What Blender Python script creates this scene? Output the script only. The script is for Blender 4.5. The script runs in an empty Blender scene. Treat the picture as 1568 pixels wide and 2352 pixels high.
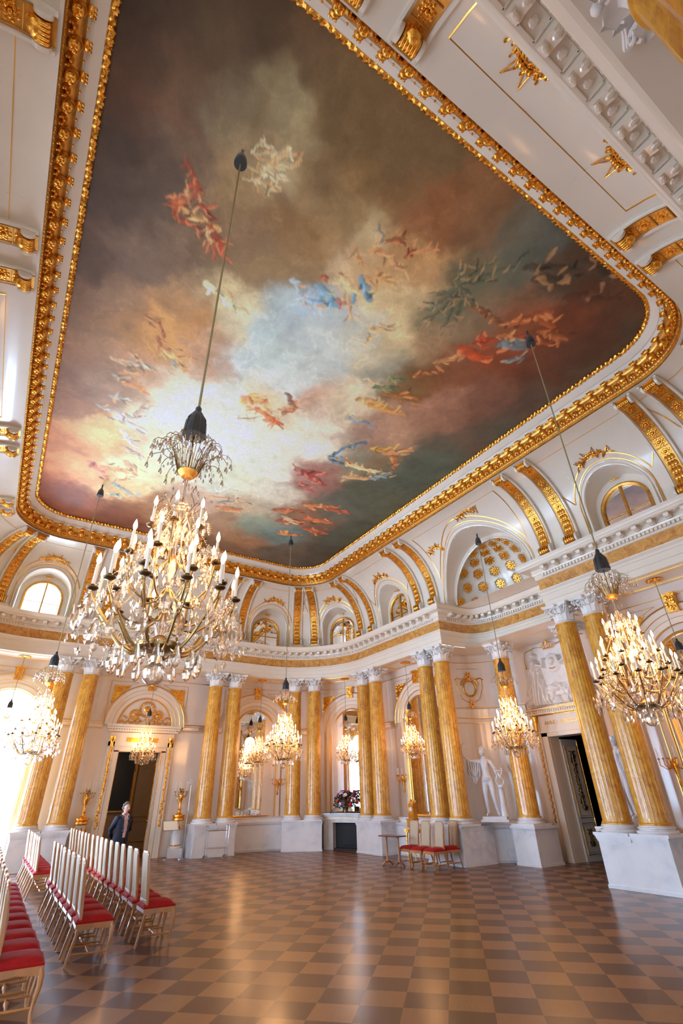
import bpy, math, random
import numpy as np
from mathutils import Vector, Matrix
PI = math.pi
scene = bpy.context.scene
COL = scene.collection

# ---------------------------------------------------------------- camera
HCAM = 1.75
PITCH, ROLL, YAW = 0.5241, 0.0196, 0.9995
cd = bpy.data.cameras.new('camera'); cam = bpy.data.objects.new('camera', cd); COL.objects.link(cam)
hd = Vector((math.cos(YAW), math.sin(YAW), 0)); rt = Vector((math.sin(YAW), -math.cos(YAW), 0)); upv = Vector((0, 0, 1))
fw = hd*math.cos(PITCH) + upv*math.sin(PITCH); dn = hd*math.sin(PITCH) - upv*math.cos(PITCH)
r2 = rt*math.cos(ROLL) + dn*math.sin(ROLL); d2 = dn*math.cos(ROLL) - rt*math.sin(ROLL)
cam.matrix_world = Matrix(((r2.x, -d2.x, -fw.x, 0), (r2.y, -d2.y, -fw.y, 0), (r2.z, -d2.z, -fw.z, HCAM), (0, 0, 0, 1)))
cd.sensor_fit = 'HORIZONTAL'; cd.sensor_width = 36; cd.lens = 1099.74/1568*36
cd.shift_x = (784-774.73)/1568; cd.shift_y = (1188.68-1176)/1568
cd.clip_start = .05; cd.clip_end = 400
scene.camera = cam
# ---------------------------------------------------------------- sky and exposure
w = bpy.data.worlds.new('sky'); scene.world = w; w.use_nodes = True
bg = w.node_tree.nodes['Background']; bg.inputs[0].default_value = (.74, .86, 1.0, 1); bg.inputs[1].default_value = 5.0
scene.view_settings.view_transform = 'Standard'; scene.view_settings.look = 'None'
scene.view_settings.gamma = 1; scene.view_settings.exposure = 0.0; scene.view_settings.use_curve_mapping = False
EV = 1.0
# ---------------------------------------------------------------- room plan (metres)
CX, CY, RC = 4.2, 9.455, 3.17            # centre of the hall, corner radius on the column axis
HX, HY = 4.19, 6.465                     # half length of the straight sides
LQ = HY + PI/2*RC + HX; LT = 4*LQ
def PS(s):
    """column axis of the hall: s=0 mid right wall, counter-clockwise. x, y, tangent angle, turning angle"""
    s = s % LT; k = 0
    segs = [('l', HY, CX+HX+RC, CY, 90), ('a', RC*PI/2, CX+HX, CY+HY, 0), ('l', 2*HX, CX+HX, CY+HY+RC, 180), ('a', RC*PI/2, CX-HX, CY+HY, 90),
            ('l', 2*HY, CX-HX-RC, CY+HY, 270), ('a', RC*PI/2, CX-HX, CY-HY, 180), ('l', 2*HX, CX-HX, CY-HY-RC, 0), ('a', RC*PI/2, CX+HX, CY-HY, 270), ('l', HY, CX+HX+RC, CY-HY, 90)]
    turn = 0
    for t, L, x, y, a in segs:
        if s <= L+1e-9:
            if t == 'l':
                A = math.radians(a); return x+math.cos(A)*s, y+math.sin(A)*s, A, turn
            A = math.radians(a)+s/RC
            return x+RC*math.cos(A), y+RC*math.sin(A), A+PI/2, turn+s/RC
        s -= L
        if t == 'a': turn += PI/2
    return CX+HX+RC, CY, PI/2, 2*PI
def PF(s, d, z):
    x, y, a, _ = PS(s); return (x+math.sin(a)*d, y-math.cos(a)*d, z)
def UU(s, d): return s + d*PS(s)[3] if 0 <= s <= LT else s
def invU(u, d):
    lo, hi = 0., LT
    for _ in range(40):
        m = (lo+hi)/2
        if UU(m, d) < u: lo = m
        else: hi = m
    return (lo+hi)/2
def BP(sc, u, d, z):
    """point u metres along the surface at depth d, measured from the middle of the bay at sc"""
    if sc < 1e-6: return PF(u % LT, d, z)
    return PF(invU(UU(sc, d)+u, d), d, z)
# bay centres and column positions along the path
Q = [2.345, 3.145, 6.045, 6.845, 9.2, 10.0, 12.58, 13.38]
COLS = sorted(Q + [2*LQ-q for q in Q] + [2*LQ+q for q in Q] + [4*LQ-q for q in Q])
BAYS = {'mirror': [4.595, 11.29, 4*LQ-4.595, 4*LQ-8.02, 4*LQ-11.29], 'fire': [8.02], 'door': [LQ, 3*LQ],
        'window': [2*LQ-11.29, 2*LQ-8.02, 2*LQ-4.595, 2*LQ, 2*LQ+4.595, 2*LQ+8.02, 2*LQ+11.29]}
# daylight: bright overcast sky just outside every window
WPOW = [2000, 1800, 1600, 1500, 500, 80, 20]
for i, s in enumerate(BAYS['window']):
    for (zc, sx, sz, pw) in ((2.55, 2.7, 5.3, WPOW[i]), (8.25, 1.3, 1.4, (150, 80, 60, 30, 12, 5, 3)[i])):
        ld = bpy.data.lights.new('daylight', 'AREA'); ld.shape = 'RECTANGLE'; ld.size = sx; ld.size_y = sz
        ld.energy = pw*EV; ld.color = (.44, .67, 1.0)
        lo = bpy.data.objects.new('daylight', ld); COL.objects.link(lo)
        p = PF(s, 1.75 if zc < 5 else 1.1, zc); a = PS(s)[2]
        n = Vector((-math.sin(a), math.cos(a), 0))      # into the room
        lo.matrix_world = Matrix.Translation(p) @ (-n).to_track_quat('Z', 'Y').to_matrix().to_4x4()
        lo.rotation_mode = 'XYZ'

# ---------------------------------------------------------------- mesh helpers
class MB:
    def __init__(s): s.v = []; s.f = []; s.n = 0
    def add(s, V, F):
        V = np.asarray(V, float).reshape(-1, 3); b = s.n; s.v.append(V); s.f += [tuple(i+b for i in f) for f in F]; s.n += len(V)
        return s
    def merge(s, o, M=None):
        V = np.vstack(o.v)
        if M is not None:
            M = np.array(M); V = V@M[:3, :3].T + M[:3, 3]
        return s.add(V, o.f)
    def box(s, c, h, M=None):
        V = np.array([[x, y, z] for x in (-1, 1) for y in (-1, 1) for z in (-1, 1)], float)*np.array(h)+np.array(c)
        if M is not None: M = np.array(M); V = V@M[:3, :3].T+M[:3, 3]
        return s.add(V, [(0, 1, 3, 2), (4, 6, 7, 5), (0, 4, 5, 1), (2, 3, 7, 6), (0, 2, 6, 4), (1, 5, 7, 3)])
    def tube(s, P, r, n=6, caps=True, closed=False, flat=None):
        P = np.asarray(P, float); m = len(P)
        r = np.full(m, r, float) if np.isscalar(r) else np.asarray(r, float)
        if closed: T = np.roll(P, -1, 0)-np.roll(P, 1, 0)
        else: T = np.gradient(P, axis=0)
        T /= np.linalg.norm(T, axis=1)[:, None]+1e-12
        ref = np.array([0, 0, 1.]) if flat is None else np.array(flat, float)
        A = np.cross(T, ref); L = np.linalg.norm(A, axis=1)
        bad = L < .05
        if bad.any(): A[bad] = np.cross(T[bad], [1., .3, 0]); L = np.linalg.norm(A, axis=1)
        A /= L[:, None]; B = np.cross(A, T)
        for i in range(1, m):
            if A[i]@A[i-1] < 0 and abs(A[i]@A[i-1]) > .3 and flat is None: A[i] = -A[i]; B[i] = -B[i]
        a = np.arange(n)*2*PI/n + (PI/4 if n == 4 else 0)
        V = P[:, None]+r[:, None, None]*(np.cos(a)[None, :, None]*A[:, None]+np.sin(a)[None, :, None]*B[:, None])
        F = []
        for i in range(m if closed else m-1):
            j = (i+1) % m
            F += [(i*n+k, i*n+(k+1) % n, j*n+(k+1) % n, j*n+k) for k in range(n)]
        if caps and not closed: F += [tuple(range(n))[::-1], tuple((m-1)*n+k for k in range(n))]
        return s.add(V.reshape(-1, 3), F)
    def lathe(s, prof, n=16, c=(0, 0, 0), M=None, caps=True):
        V = []; a = np.arange(n)*2*PI/n
        for r, z in prof: V += [[r*math.cos(t)+c[0], r*math.sin(t)+c[1], z+c[2]] for t in a]
        F = []
        for i in range(len(prof)-1): F += [(i*n+k, i*n+(k+1) % n, (i+1)*n+(k+1) % n, (i+1)*n+k) for k in range(n)]
        if caps:
            if prof[0][0] > 1e-4: F.append(tuple(range(n))[::-1])
            if prof[-1][0] > 1e-4: F.append(tuple((len(prof)-1)*n+k for k in range(n)))
        V = np.array(V)
        if M is not None: M = np.array(M); V = V@M[:3, :3].T+M[:3, 3]
        return s.add(V, F)
    def ball(s, c, r, n=10, m=6, M=None):
        r = (r, r, r) if np.isscalar(r) else r
        V = [[math.sin(PI*j/m)*math.cos(2*PI*i/n)*r[0], math.sin(PI*j/m)*math.sin(2*PI*i/n)*r[1], math.cos(PI*j/m)*r[2]] for j in range(1, m) for i in range(n)]
        V += [[0, 0, r[2]], [0, 0, -r[2]]]; V = np.array(V)
        F = [(j*n+i, (j+1)*n+i, (j+1)*n+(i+1) % n, j*n+(i+1) % n) for j in range(m-2) for i in range(n)]
        k = (m-1)*n
        F += [(k, i, (i+1) % n) for i in range(n)]+[(k+1, (m-2)*n+(i+1) % n, (m-2)*n+i) for i in range(n)]
        if M is not None: M = np.array(M); V = V@M[:3, :3].T+M[:3, 3]
        return s.add(V+np.array(c), F)
    def grid(s, G, closed_u=False):
        G = np.asarray(G, float); a, b = G.shape[:2]
        F = [(i*b+j, ((i+1) % a)*b+j, ((i+1) % a)*b+j+1, i*b+j+1) for i in range(a if closed_u else a-1) for j in range(b-1)]
        return s.add(G.reshape(-1, 3), F)
    def prism(s, poly, y0, y1, M=None):
        """extrude a polygon of (x,z) from y0 to y1"""
        n = len(poly); V = [[x, y0, z] for x, z in poly]+[[x, y1, z] for x, z in poly]
        F = [tuple(range(n))[::-1], tuple(range(n, 2*n))]+[(i, (i+1) % n, n+(i+1) % n, n+i) for i in range(n)]
        V = np.array(V)
        if M is not None: M = np.array(M); V = V@M[:3, :3].T+M[:3, 3]
        return s.add(V, F)
    def mesh(s, name, mat, smooth=True):
        me = bpy.data.meshes.new(name); V = np.vstack(s.v)
        me.from_pydata(V.tolist(), [], s.f); me.update()
        if smooth:
            me.polygons.foreach_set('use_smooth', [True]*len(me.polygons))
            if smooth != 'all': me.set_sharp_from_angle(angle=math.radians(40))
        me.materials.append(mat); return me
    def build(s, name, mat, parent=None, smooth=True, **k):
        return obj(name, s.mesh(name, mat, smooth), parent, **k)
def obj(name, me, parent=None, loc=None, rotz=None, M=None):
    o = bpy.data.objects.new(name, me); COL.objects.link(o)
    if parent is not None: o.parent = parent
    if M is not None: o.matrix_local = M
    else:
        if loc is not None: o.location = loc
        if rotz is not None: o.rotation_euler = (0, 0, rotz)
    return o
def tag(o, label, cat, group=None, kind=None):
    o['label'] = label; o['category'] = cat
    if group: o['group'] = group
    if kind: o['kind'] = kind
    return o
def st(o): o['kind'] = 'structure'; return o
def thing(name, label, cat, loc=(0, 0, 0), rotz=0, group=None):
    o = bpy.data.objects.new(name, None); COL.objects.link(o); o.location = loc; o.rotation_euler = (0, 0, rotz); o.empty_display_size = .1
    return tag(o, label, cat, group)
def dup(root, loc, rotz=0, label=None, group=None, skip=()):
    r = root.copy(); COL.objects.link(r); r.location = loc; r.rotation_euler = (0, 0, rotz)
    if label: r['label'] = label
    if group: r['group'] = group
    for ch in list(root.children):
        if ch.name.split('.')[0] in skip: continue
        c = ch.copy(); COL.objects.link(c); c.parent = r
        for g in ch.children:
            e = g.copy(); COL.objects.link(e); e.parent = c
    return r
def lerp(a, b, t): return a+(b-a)*t
def frame_at(s, d=0, z=0, flip=False):
    """loc and rotation so that local +X runs along the wall, local -Y points into the room"""
    x, y, a, _ = PS(s); p = PF(s, d, z); return p, a+PI
# local frame: rotz=a+pi -> local x = -(tangent), local y = outward(into the wall)
# ---------------------------------------------------------------- materials
def newmat(name):
    m = bpy.data.materials.new(name); m.use_nodes = True; nt = m.node_tree
    return m, nt, nt.nodes['Principled BSDF']
def N(nt, t, **k):
    n = nt.nodes.new(t)
    for a, b in k.items(): setattr(n, a, b)
    return n
def pmat(name, col, rough=.5, metal=0, coat=0, noise=0, nscale=8, bump=0, bscale=40, col2=None, spec=.5, coords='Object', stretch=None, emit=None, estr=0, sheen=0):
    m, nt, b = newmat(name); L = nt.links.new
    b.inputs['Base Color'].default_value = (*col, 1); b.inputs['Roughness'].default_value = rough; b.inputs['Metallic'].default_value = metal
    b.inputs['Coat Weight'].default_value = coat; b.inputs['Coat Roughness'].default_value = .08; b.inputs['Specular IOR Level'].default_value = spec
    if sheen: b.inputs['Sheen Weight'].default_value = sheen
    tc = N(nt, 'ShaderNodeTexCoord'); src = tc.outputs[coords]
    if stretch:
        mp = N(nt, 'ShaderNodeMapping'); mp.inputs['Scale'].default_value = stretch; L(src, mp.inputs[0]); src = mp.outputs[0]
    if noise:
        n = N(nt, 'ShaderNodeTexNoise'); n.inputs['Scale'].default_value = nscale; n.inputs['Detail'].default_value = 6; L(src, n.inputs[0])
        r = N(nt, 'ShaderNodeValToRGB'); r.color_ramp.elements[0].position = .35; r.color_ramp.elements[1].position = .65
        c2 = col2 or tuple(c*(1-noise) for c in col)
        r.color_ramp.elements[0].color = (*c2, 1); r.color_ramp.elements[1].color = (*col, 1); L(n.outputs[0], r.inputs[0]); L(r.outputs[0], b.inputs['Base Color'])
    if bump:
        n = N(nt, 'ShaderNodeTexNoise'); n.inputs['Scale'].default_value = bscale; n.inputs['Detail'].default_value = 4; L(src, n.inputs[0])
        bp = N(nt, 'ShaderNodeBump'); bp.inputs['Strength'].default_value = bump; bp.inputs['Distance'].default_value = .02; L(n.outputs[0], bp.inputs['Height']); L(bp.outputs[0], b.inputs['Normal'])
    if emit: b.inputs['Emission Color'].default_value = (*emit, 1); b.inputs['Emission Strength'].default_value = estr
    return m
M = {}
M['stucco'] = pmat('white_stucco', (.76, .675, .555), .3, coat=.25, noise=.05, nscale=1.5)
M['stucco_wall'] = pmat('wall_stucco', (.76, .665, .57), .22, coat=.35, noise=.07, nscale=1.2)
M['plaster'] = pmat('carved_plaster', (.76, .73, .69), .5, bump=.1, bscale=30)
M['gold'] = pmat('gilding', (.95, .52, .10), .27, metal=1, noise=.35, nscale=14, bump=.35, bscale=45, col2=(.78, .36, .05))
M['goldflat'] = pmat('matt_gilding', (.80, .42, .09), .42, metal=.85, noise=.25, nscale=10, bump=.1)
M['goldline'] = pmat('gold_fillet', (.86, .50, .12), .3, metal=.9)
M['brass'] = pmat('old_brass', (.50, .33, .13), .3, metal=1, noise=.4, nscale=12)
M['statue'] = pmat('statue_marble', (.66, .65, .66), .45, noise=.12, nscale=5)
M['relief'] = pmat('relief_marble', (.70, .67, .63), .5, noise=.1, nscale=6)
M['wood'] = pmat('pale_wood', (.46, .19, .06), .35, coat=.4, noise=.3, nscale=6, stretch=(1, 1, .2))
M['darkwood'] = pmat('dark_wood', (.16, .045, .022), .3, coat=.5, noise=.3, nscale=6)
M['velvet'] = pmat('red_velvet', (.36, .009, .008), .85, spec=.15, sheen=.04, noise=.2, nscale=10)
M['fabric'] = pmat('cream_fabric', (.46, .36, .25), .8, bump=.1, bscale=200)
M['cord'] = pmat('silk_cord', (.30, .24, .11), .7)
M['tassel'] = pmat('black_velvet', (.018, .018, .016), .6, sheen=.3)
M['bronze'] = pmat('dark_bronze', (.16, .10, .045), .35, metal=1)
M['wax'] = pmat('candle_sleeve', (.86, .80, .70), .5, emit=(1, .62, .30), estr=.0)
M['black'] = pmat('black_paint', (.012, .012, .013), .5)
M['steel'] = pmat('steel', (.45, .46, .50), .25, metal=1)
M['navy'] = pmat('navy_cloth', (.006, .007, .018), .8, bump=.1, bscale=90)
M['shirt'] = pmat('pink_shirt', (.72, .52, .55), .8)
M['skin'] = pmat('skin', (.60, .33, .25), .5)
M['hair'] = pmat('grey_hair', (.16, .125, .09), .7, noise=.4, nscale=60, bump=.6, bscale=120)
M['paper'] = pmat('printed_card', (.80, .76, .66), .6)
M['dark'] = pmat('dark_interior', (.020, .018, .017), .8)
M['leaf'] = pmat('leaf', (.035, .085, .025), .5, noise=.5, nscale=20)
M['tan'] = pmat('tan_panel', (.42, .27, .15), .5, noise=.1, nscale=3)
M['firebox'] = pmat('sooty_iron', (.012, .012, .014), .7)
M['doorgreen'] = pmat('door_paint', (.50, .49, .46), .35, coat=.3)
M['bulb'] = pmat('lamp_flame', (1, .8, .6), .4, emit=(1.0, .66, .34), estr=8)
M['bulb'].cycles.emission_sampling = 'NONE'
def crystal():
    m, nt, b = newmat('cut_crystal'); L = nt.links.new
    nt.nodes.remove(b); out = nt.nodes['Material Output']
    tr = N(nt, 'ShaderNodeBsdfTransparent'); tr.inputs[0].default_value = (.96, .93, .88, 1)
    gl = N(nt, 'ShaderNodeBsdfGlossy'); gl.inputs[0].default_value = (.95, .90, .84, 1); gl.inputs['Roughness'].default_value = .06
    rf = N(nt, 'ShaderNodeBsdfRefraction'); rf.inputs['IOR'].default_value = 1.5; rf.inputs['Roughness'].default_value = .02
    lw = N(nt, 'ShaderNodeLayerWeight'); lw.inputs[0].default_value = .55
    m1 = N(nt, 'ShaderNodeMixShader'); m1.inputs[0].default_value = .45; L(tr.outputs[0], m1.inputs[1]); L(rf.outputs[0], m1.inputs[2])
    m2 = N(nt, 'ShaderNodeMixShader'); L(lw.outputs['Facing'], m2.inputs[0]); L(m1.outputs[0], m2.inputs[1]); L(gl.outputs[0], m2.inputs[2])
    L(m2.outputs[0], out.inputs[0]); return m
M['crystal'] = crystal()
def glass():
    m, nt, b = newmat('window_glass'); L = nt.links.new; nt.nodes.remove(b); out = nt.nodes['Material Output']
    tr = N(nt, 'ShaderNodeBsdfTransparent'); gl = N(nt, 'ShaderNodeBsdfGlossy'); gl.inputs['Roughness'].default_value = .02
    m2 = N(nt, 'ShaderNodeMixShader'); m2.inputs[0].default_value = .06; L(tr.outputs[0], m2.inputs[1]); L(gl.outputs[0], m2.inputs[2]); L(m2.outputs[0], out.inputs[0]); return m
M['glass'] = glass()
M['mirror'] = pmat('mirror', (.86, .84, .80), .015, metal=1)
def marble(name, base, vein, dark, scale, rough, coat, stretch=(1, 1, 1), contrast=(.35, .62)):
    m, nt, b = newmat(name); L = nt.links.new
    tc = N(nt, 'ShaderNodeTexCoord'); mp = N(nt, 'ShaderNodeMapping'); mp.inputs['Scale'].default_value = stretch; L(tc.outputs['Object'], mp.inputs[0])
    n0 = N(nt, 'ShaderNodeTexNoise'); n0.inputs['Scale'].default_value = scale*.6; n0.inputs['Detail'].default_value = 5; L(mp.outputs[0], n0.inputs[0])
    mx = N(nt, 'ShaderNodeMixRGB'); mx.blend_type = 'ADD'; mx.inputs[0].default_value = .6; L(mp.outputs[0], mx.inputs[1]); L(n0.outputs['Color'], mx.inputs[2])
    n1 = N(nt, 'ShaderNodeTexNoise'); n1.inputs['Scale'].default_value = scale; n1.inputs['Detail'].default_value = 9; n1.inputs['Roughness'].default_value = .6; L(mx.outputs[0], n1.inputs[0])
    r = N(nt, 'ShaderNodeValToRGB'); e = r.color_ramp.elements; e[0].position = contrast[0]; e[0].color = (*dark, 1); e[1].position = contrast[1]; e[1].color = (*base, 1)
    k = r.color_ramp.elements.new((contrast[0]+contrast[1])/2); k.color = (*vein, 1)
    L(n1.outputs[0], r.inputs[0]); L(r.outputs[0], b.inputs['Base Color'])
    b.inputs['Roughness'].default_value = rough; b.inputs['Coat Weight'].default_value = coat; b.inputs['Coat Roughness'].default_value = .05
    return m
M['ochre'] = marble('yellow_scagliola', (.73, .385, .045), (.60, .275, .025), (.38, .14, .012), 6.5, .30, .35, (1, 1, .8), (.30, .66))
M['ochre_frieze'] = marble('yellow_frieze_marble', (.66, .34, .085), (.54, .25, .05), (.38, .15, .03), 7, .3, .5)
M['marble'] = marble('white_veined_marble', (.72, .71, .71), (.66, .65, .66), (.50, .49, .52), 1.4, .22, .5, contrast=(.30, .55))
def floor_mat():
    m, nt, b = newmat('parquet_chequer'); L = nt.links.new
    tc = N(nt, 'ShaderNodeTexCoord'); mp = N(nt, 'ShaderNodeMapping'); mp.vector_type = 'TEXTURE'
    mp.inputs['Location'].default_value = (4.1098, 4.6546, 0); mp.inputs['Rotation'].default_value = (0, 0, .8025); mp.inputs['Scale'].default_value = (.4187, .4187, .4187)
    L(tc.outputs['Object'], mp.inputs[0])
    sx = N(nt, 'ShaderNodeSeparateXYZ'); L(mp.outputs[0], sx.inputs[0])
    def mth(op, a, bb=None):
        n = N(nt, 'ShaderNodeMath'); n.operation = op
        if hasattr(a, 'type'): L(a, n.inputs[0])
        else: n.inputs[0].default_value = a
        if bb is not None:
            if hasattr(bb, 'type'): L(bb, n.inputs[1])
            else: n.inputs[1].default_value = bb
        return n.outputs[0]
    fx = mth('FLOOR', sx.outputs[0]); fy = mth('FLOOR', sx.outputs[1])
    par = mth('FLOORED_MODULO', mth('ADD', fx, fy), 2.0)
    cmb = N(nt, 'ShaderNodeCombineXYZ'); L(fx, cmb.inputs[0]); L(fy, cmb.inputs[1])
    wn = N(nt, 'ShaderNodeTexWhiteNoise'); L(cmb.outputs[0], wn.inputs[0])
    # wood grain: stretched noise, direction alternates with the squares
    g = N(nt, 'ShaderNodeTexNoise'); g.inputs['Scale'].default_value = 1.0; g.inputs['Detail'].default_value = 6
    gm = N(nt, 'ShaderNodeMapping'); gm.inputs['Scale'].default_value = (2.2, 26, 1); L(mp.outputs[0], gm.inputs[0]); L(gm.outputs[0], g.inputs[0])
    a = N(nt, 'ShaderNodeMixRGB'); a.inputs[1].default_value = (.066, .021, .009, 1); a.inputs[2].default_value = (.225, .094, .031, 1); L(par, a.inputs[0])
    hs = N(nt, 'ShaderNodeHueSaturation'); L(a.outputs[0], hs.inputs['Color'])
    v = mth('ADD', mth('MULTIPLY', wn.outputs['Value'], .28), mth('ADD', mth('MULTIPLY', g.outputs[0], .5), .6)); L(v, hs.inputs['Value'])
    L(hs.outputs[0], b.inputs['Base Color'])
    b.inputs['Roughness'].default_value = .46; b.inputs['Coat Weight'].default_value = .34; b.inputs['Coat Roughness'].default_value = .19
    # joints
    wx = mth('PINGPONG', sx.outputs[0], .5); wy = mth('PINGPONG', sx.outputs[1], .5)
    jm = mth('GREATER_THAN', mth('MINIMUM', wx, wy), .012)
    bp = N(nt, 'ShaderNodeBump'); bp.inputs['Strength'].default_value = .25; bp.inputs['Distance'].default_value = .004; L(jm, bp.inputs['Height']); L(bp.outputs[0], b.inputs['Normal'])
    return m
M['floor'] = floor_mat()
# ---------------------------------------------------------------- walls, floor, soffit
ZS, ZFB, ZFT, ZC, ZP, ZB, ZT = 5.98, 6.456, 6.762, 7.23, .91, 1.10, 5.48
ALLB = [(0.0, 'niche')] + sorted([(s, k) for k, v in BAYS.items() for s in v])
def opening(kind):
    if kind == 'window': return (.92, .04, 4.05, True)
    if kind == 'door': return (.74, 0, 3.2, False)
    return None
def samples(a, b, step=.25, extra=()):
    n = max(1, int(math.ceil((b-a)/step))); L = [a+(b-a)*i/n for i in range(n+1)]
    L += [e for e in extra if a < e < b]; return sorted(set(round(x, 5) for x in L))
def wall_section(mb, s0, s1, d, z0, z1):
    ops = []; extra = []
    for sc, k in ALLB:
        op = opening(k)
        if not op: continue
        hw, zl, sp, arch = op
        e0 = invU(UU(sc, d)-hw, d); e1 = invU(UU(sc, d)+hw, d); ops.append((e0, e1, sc, op))
        extra += [e0, e1]
        if arch: extra += [invU(UU(sc, d)+hw*math.cos(PI*i/16), d) for i in range(1, 16)]
    S = samples(s0, s1, .25, extra)
    for a, b in zip(S, S[1:]):
        m = (a+b)/2; hit = [o for o in ops if o[0]-1e-4 < m < o[1]+1e-4]
        def zz(s):
            hw, zl, sp, arch = hit[0][3]; u = UU(s, d)-UU(hit[0][2], d)
            return sp+(math.sqrt(max(0, hw*hw-u*u)) if arch else 0)
        spans = [((z0, z0), (z1, z1))] if not hit else ([((z0, z0), (hit[0][3][1],)*2)] if hit[0][3][1] > z0 else [])+[((zz(a), zz(b)), (z1, z1))]
        for lo, hi in spans:
            mb.add([PF(a, d, lo[0]), PF(b, d, lo[1]), PF(b, d, hi[1]), PF(a, d, hi[0])], [(0, 1, 2, 3)])
    return ops
WD = .9
A4 = HY+RC*PI/4
NE = 3.0       # the wall stops here and the niche begins
for nm, a, b in (('wall_end', A4, 2*LQ-A4), ('wall_left', 2*LQ-A4, 2*LQ+A4), ('wall_near', 2*LQ+A4, 4*LQ-A4)):
    mb = MB(); wall_section(mb, a, b, WD, 0, 6.0); st(mb.build(nm, M['stucco_wall'], smooth=False))
mb = MB(); wall_section(mb, NE, A4, WD, 0, 6.0); wall_section(mb, 4*LQ-A4, 4*LQ-NE, WD, 0, 6.0); st(mb.build('wall_right', M['stucco_wall'], smooth=False))

# niche: own plan line (column axis), going from right jamb (s=-2.215) through the apse to the left jamb
class Poly:
    def __init__(s, P):
        s.P = np.array(P, float); T = np.diff(s.P, axis=0); s.L = np.linalg.norm(T, axis=1); T /= s.L[:, None]; s.T = T
        s.S = np.concatenate([[0], np.cumsum(s.L)]); nn = np.stack([T[:, 1], -T[:, 0]], 1)      # outward = right of travel
        m = np.vstack([nn[:1], nn[:-1]+nn[1:], nn[-1:]]); m /= np.linalg.norm(m, axis=1)[:, None]
        c = np.einsum('ij,ij->i', m, np.vstack([nn[:1], nn[1:], nn[-1:]])); s.Mi = m/np.maximum(c, .3)[:, None]
    def off(s, d): return s.P+s.Mi*d
    def at(s, t, d=0, z=0):
        O = s.off(d); L = np.linalg.norm(np.diff(O, axis=0), axis=1); C = np.concatenate([[0], np.cumsum(L)])
        t = min(max(t, 0), C[-1]-1e-6); i = int(np.searchsorted(C, t, side='right'))-1
        f = (t-C[i])/L[i]; p = O[i]*(1-f)+O[i+1]*f; T = (O[i+1]-O[i])/L[i]
        return (p[0], p[1], z), math.atan2(T[1], T[0])
    def length(s, d): return np.linalg.norm(np.diff(s.off(d), axis=0), axis=1).sum()
NA, NB, NX = 1.74, 2.215, 11.56
nich = []
for i in range(49):
    ph = -PI/2+PI*i/48; c, sn = math.cos(ph), math.sin(ph); e = 2/3.6
    nich.append((NX+NA*abs(c)**e if abs(c) > 1e-9 else NX, CY+NB*math.copysign(abs(sn)**e, sn)))
NP = Poly(nich)
main_pts = [PS(s)[:2] for s in samples(2.215, LT-2.215, .15, [HY, LT-HY, LQ, 2*LQ])]
ENT = Poly(main_pts + nich[1:])          # entablature line: nearly closed; joined below
def sweep(mb, poly, prof, closed=True, z_off=0):
    """prof: list of (d,z); closed: the line is a loop"""
    P = np.vstack([poly, poly[:1]]) if False else poly
    return P
class Loop(Poly):
    def __init__(s, P):
        P = np.array(P, float)
        if np.linalg.norm(P[0]-P[-1]) < 1e-6: P = P[:-1]
        s.P = P; T = np.roll(P, -1, 0)-P; L = np.linalg.norm(T, axis=1); T /= L[:, None]; nn = np.stack([T[:, 1], -T[:, 0]], 1)
        pn = np.roll(nn, 1, 0); m = nn+pn; m /= np.linalg.norm(m, axis=1)[:, None]; s.Mi = m/np.maximum((m*nn).sum(1), .3)[:, None]
    def sweep(s, mb, prof):
        rows = [np.column_stack([s.off(d), np.full(len(s.P), z)]) for d, z in prof]
        G = np.stack(rows, 1)            # along, profile
        return mb.grid(G, closed_u=True)
    def frames(s, d, step, fit=True):
        O = s.off(d); O = np.vstack([O, O[:1]]); D = np.diff(O, axis=0); L = np.linalg.norm(D, axis=1); C = np.concatenate([[0], np.cumsum(L)])
        n = int(round(C[-1]/step)); out = []
        for k in range(n):
            t = (k+.5)*C[-1]/n; i = int(np.searchsorted(C, t, side='right'))-1; f = (t-C[i])/L[i]
            p = O[i]*(1-f)+O[i+1]*f; out.append((p[0], p[1], math.atan2(D[i][1], D[i][0])))
        return out
ENT = Loop(main_pts+nich[1:-1])
MAIN = Loop([PS(s)[:2] for s in samples(0, LT-.01, .2, [HY, HY+RC*PI/2, LQ])])
def stamp(mb, elV, elF, frames, z=0):
    """repeat a small element (local x along, y outward, z up) over frames at once"""
    elV = np.asarray(elV, float); k = len(elV); fr = np.array(frames)
    c, s_ = np.cos(fr[:, 2]), np.sin(fr[:, 2])
    X = fr[:, 0, None]+elV[:, 0]*c[:, None]+elV[:, 1]*s_[:, None]
    Y = fr[:, 1, None]+elV[:, 0]*s_[:, None]-elV[:, 1]*c[:, None]
    Z = np.broadcast_to(elV[:, 2]+z, X.shape)
    V = np.stack([X, Y, Z], 2).reshape(-1, 3); F = [tuple(i+j*k for i in f) for j in range(len(fr)) for f in elF]
    return mb.add(V, F)
def el(fn):
    m = MB(); fn(m); return np.vstack(m.v), m.f
# floor follows the hall, with the floors of the two rooms glimpsed beyond
mb = MB(); O = MAIN.off(1.35); mb.add([(x, y, 0) for x, y in O], [tuple(range(len(O)))])
for x0, y0, x1, y1 in ((11.5, CY-3.3, 18.6, CY+3.3), (CX-2.9, 19.3, CX+2.9, 24.6)): mb.add([(x0, y0, -.003), (x1, y0, -.003), (x1, y1, -.003), (x0, y1, -.003)], [(0, 1, 2, 3)])
st(mb.build('floor', M['floor'], smooth=False))
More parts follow.
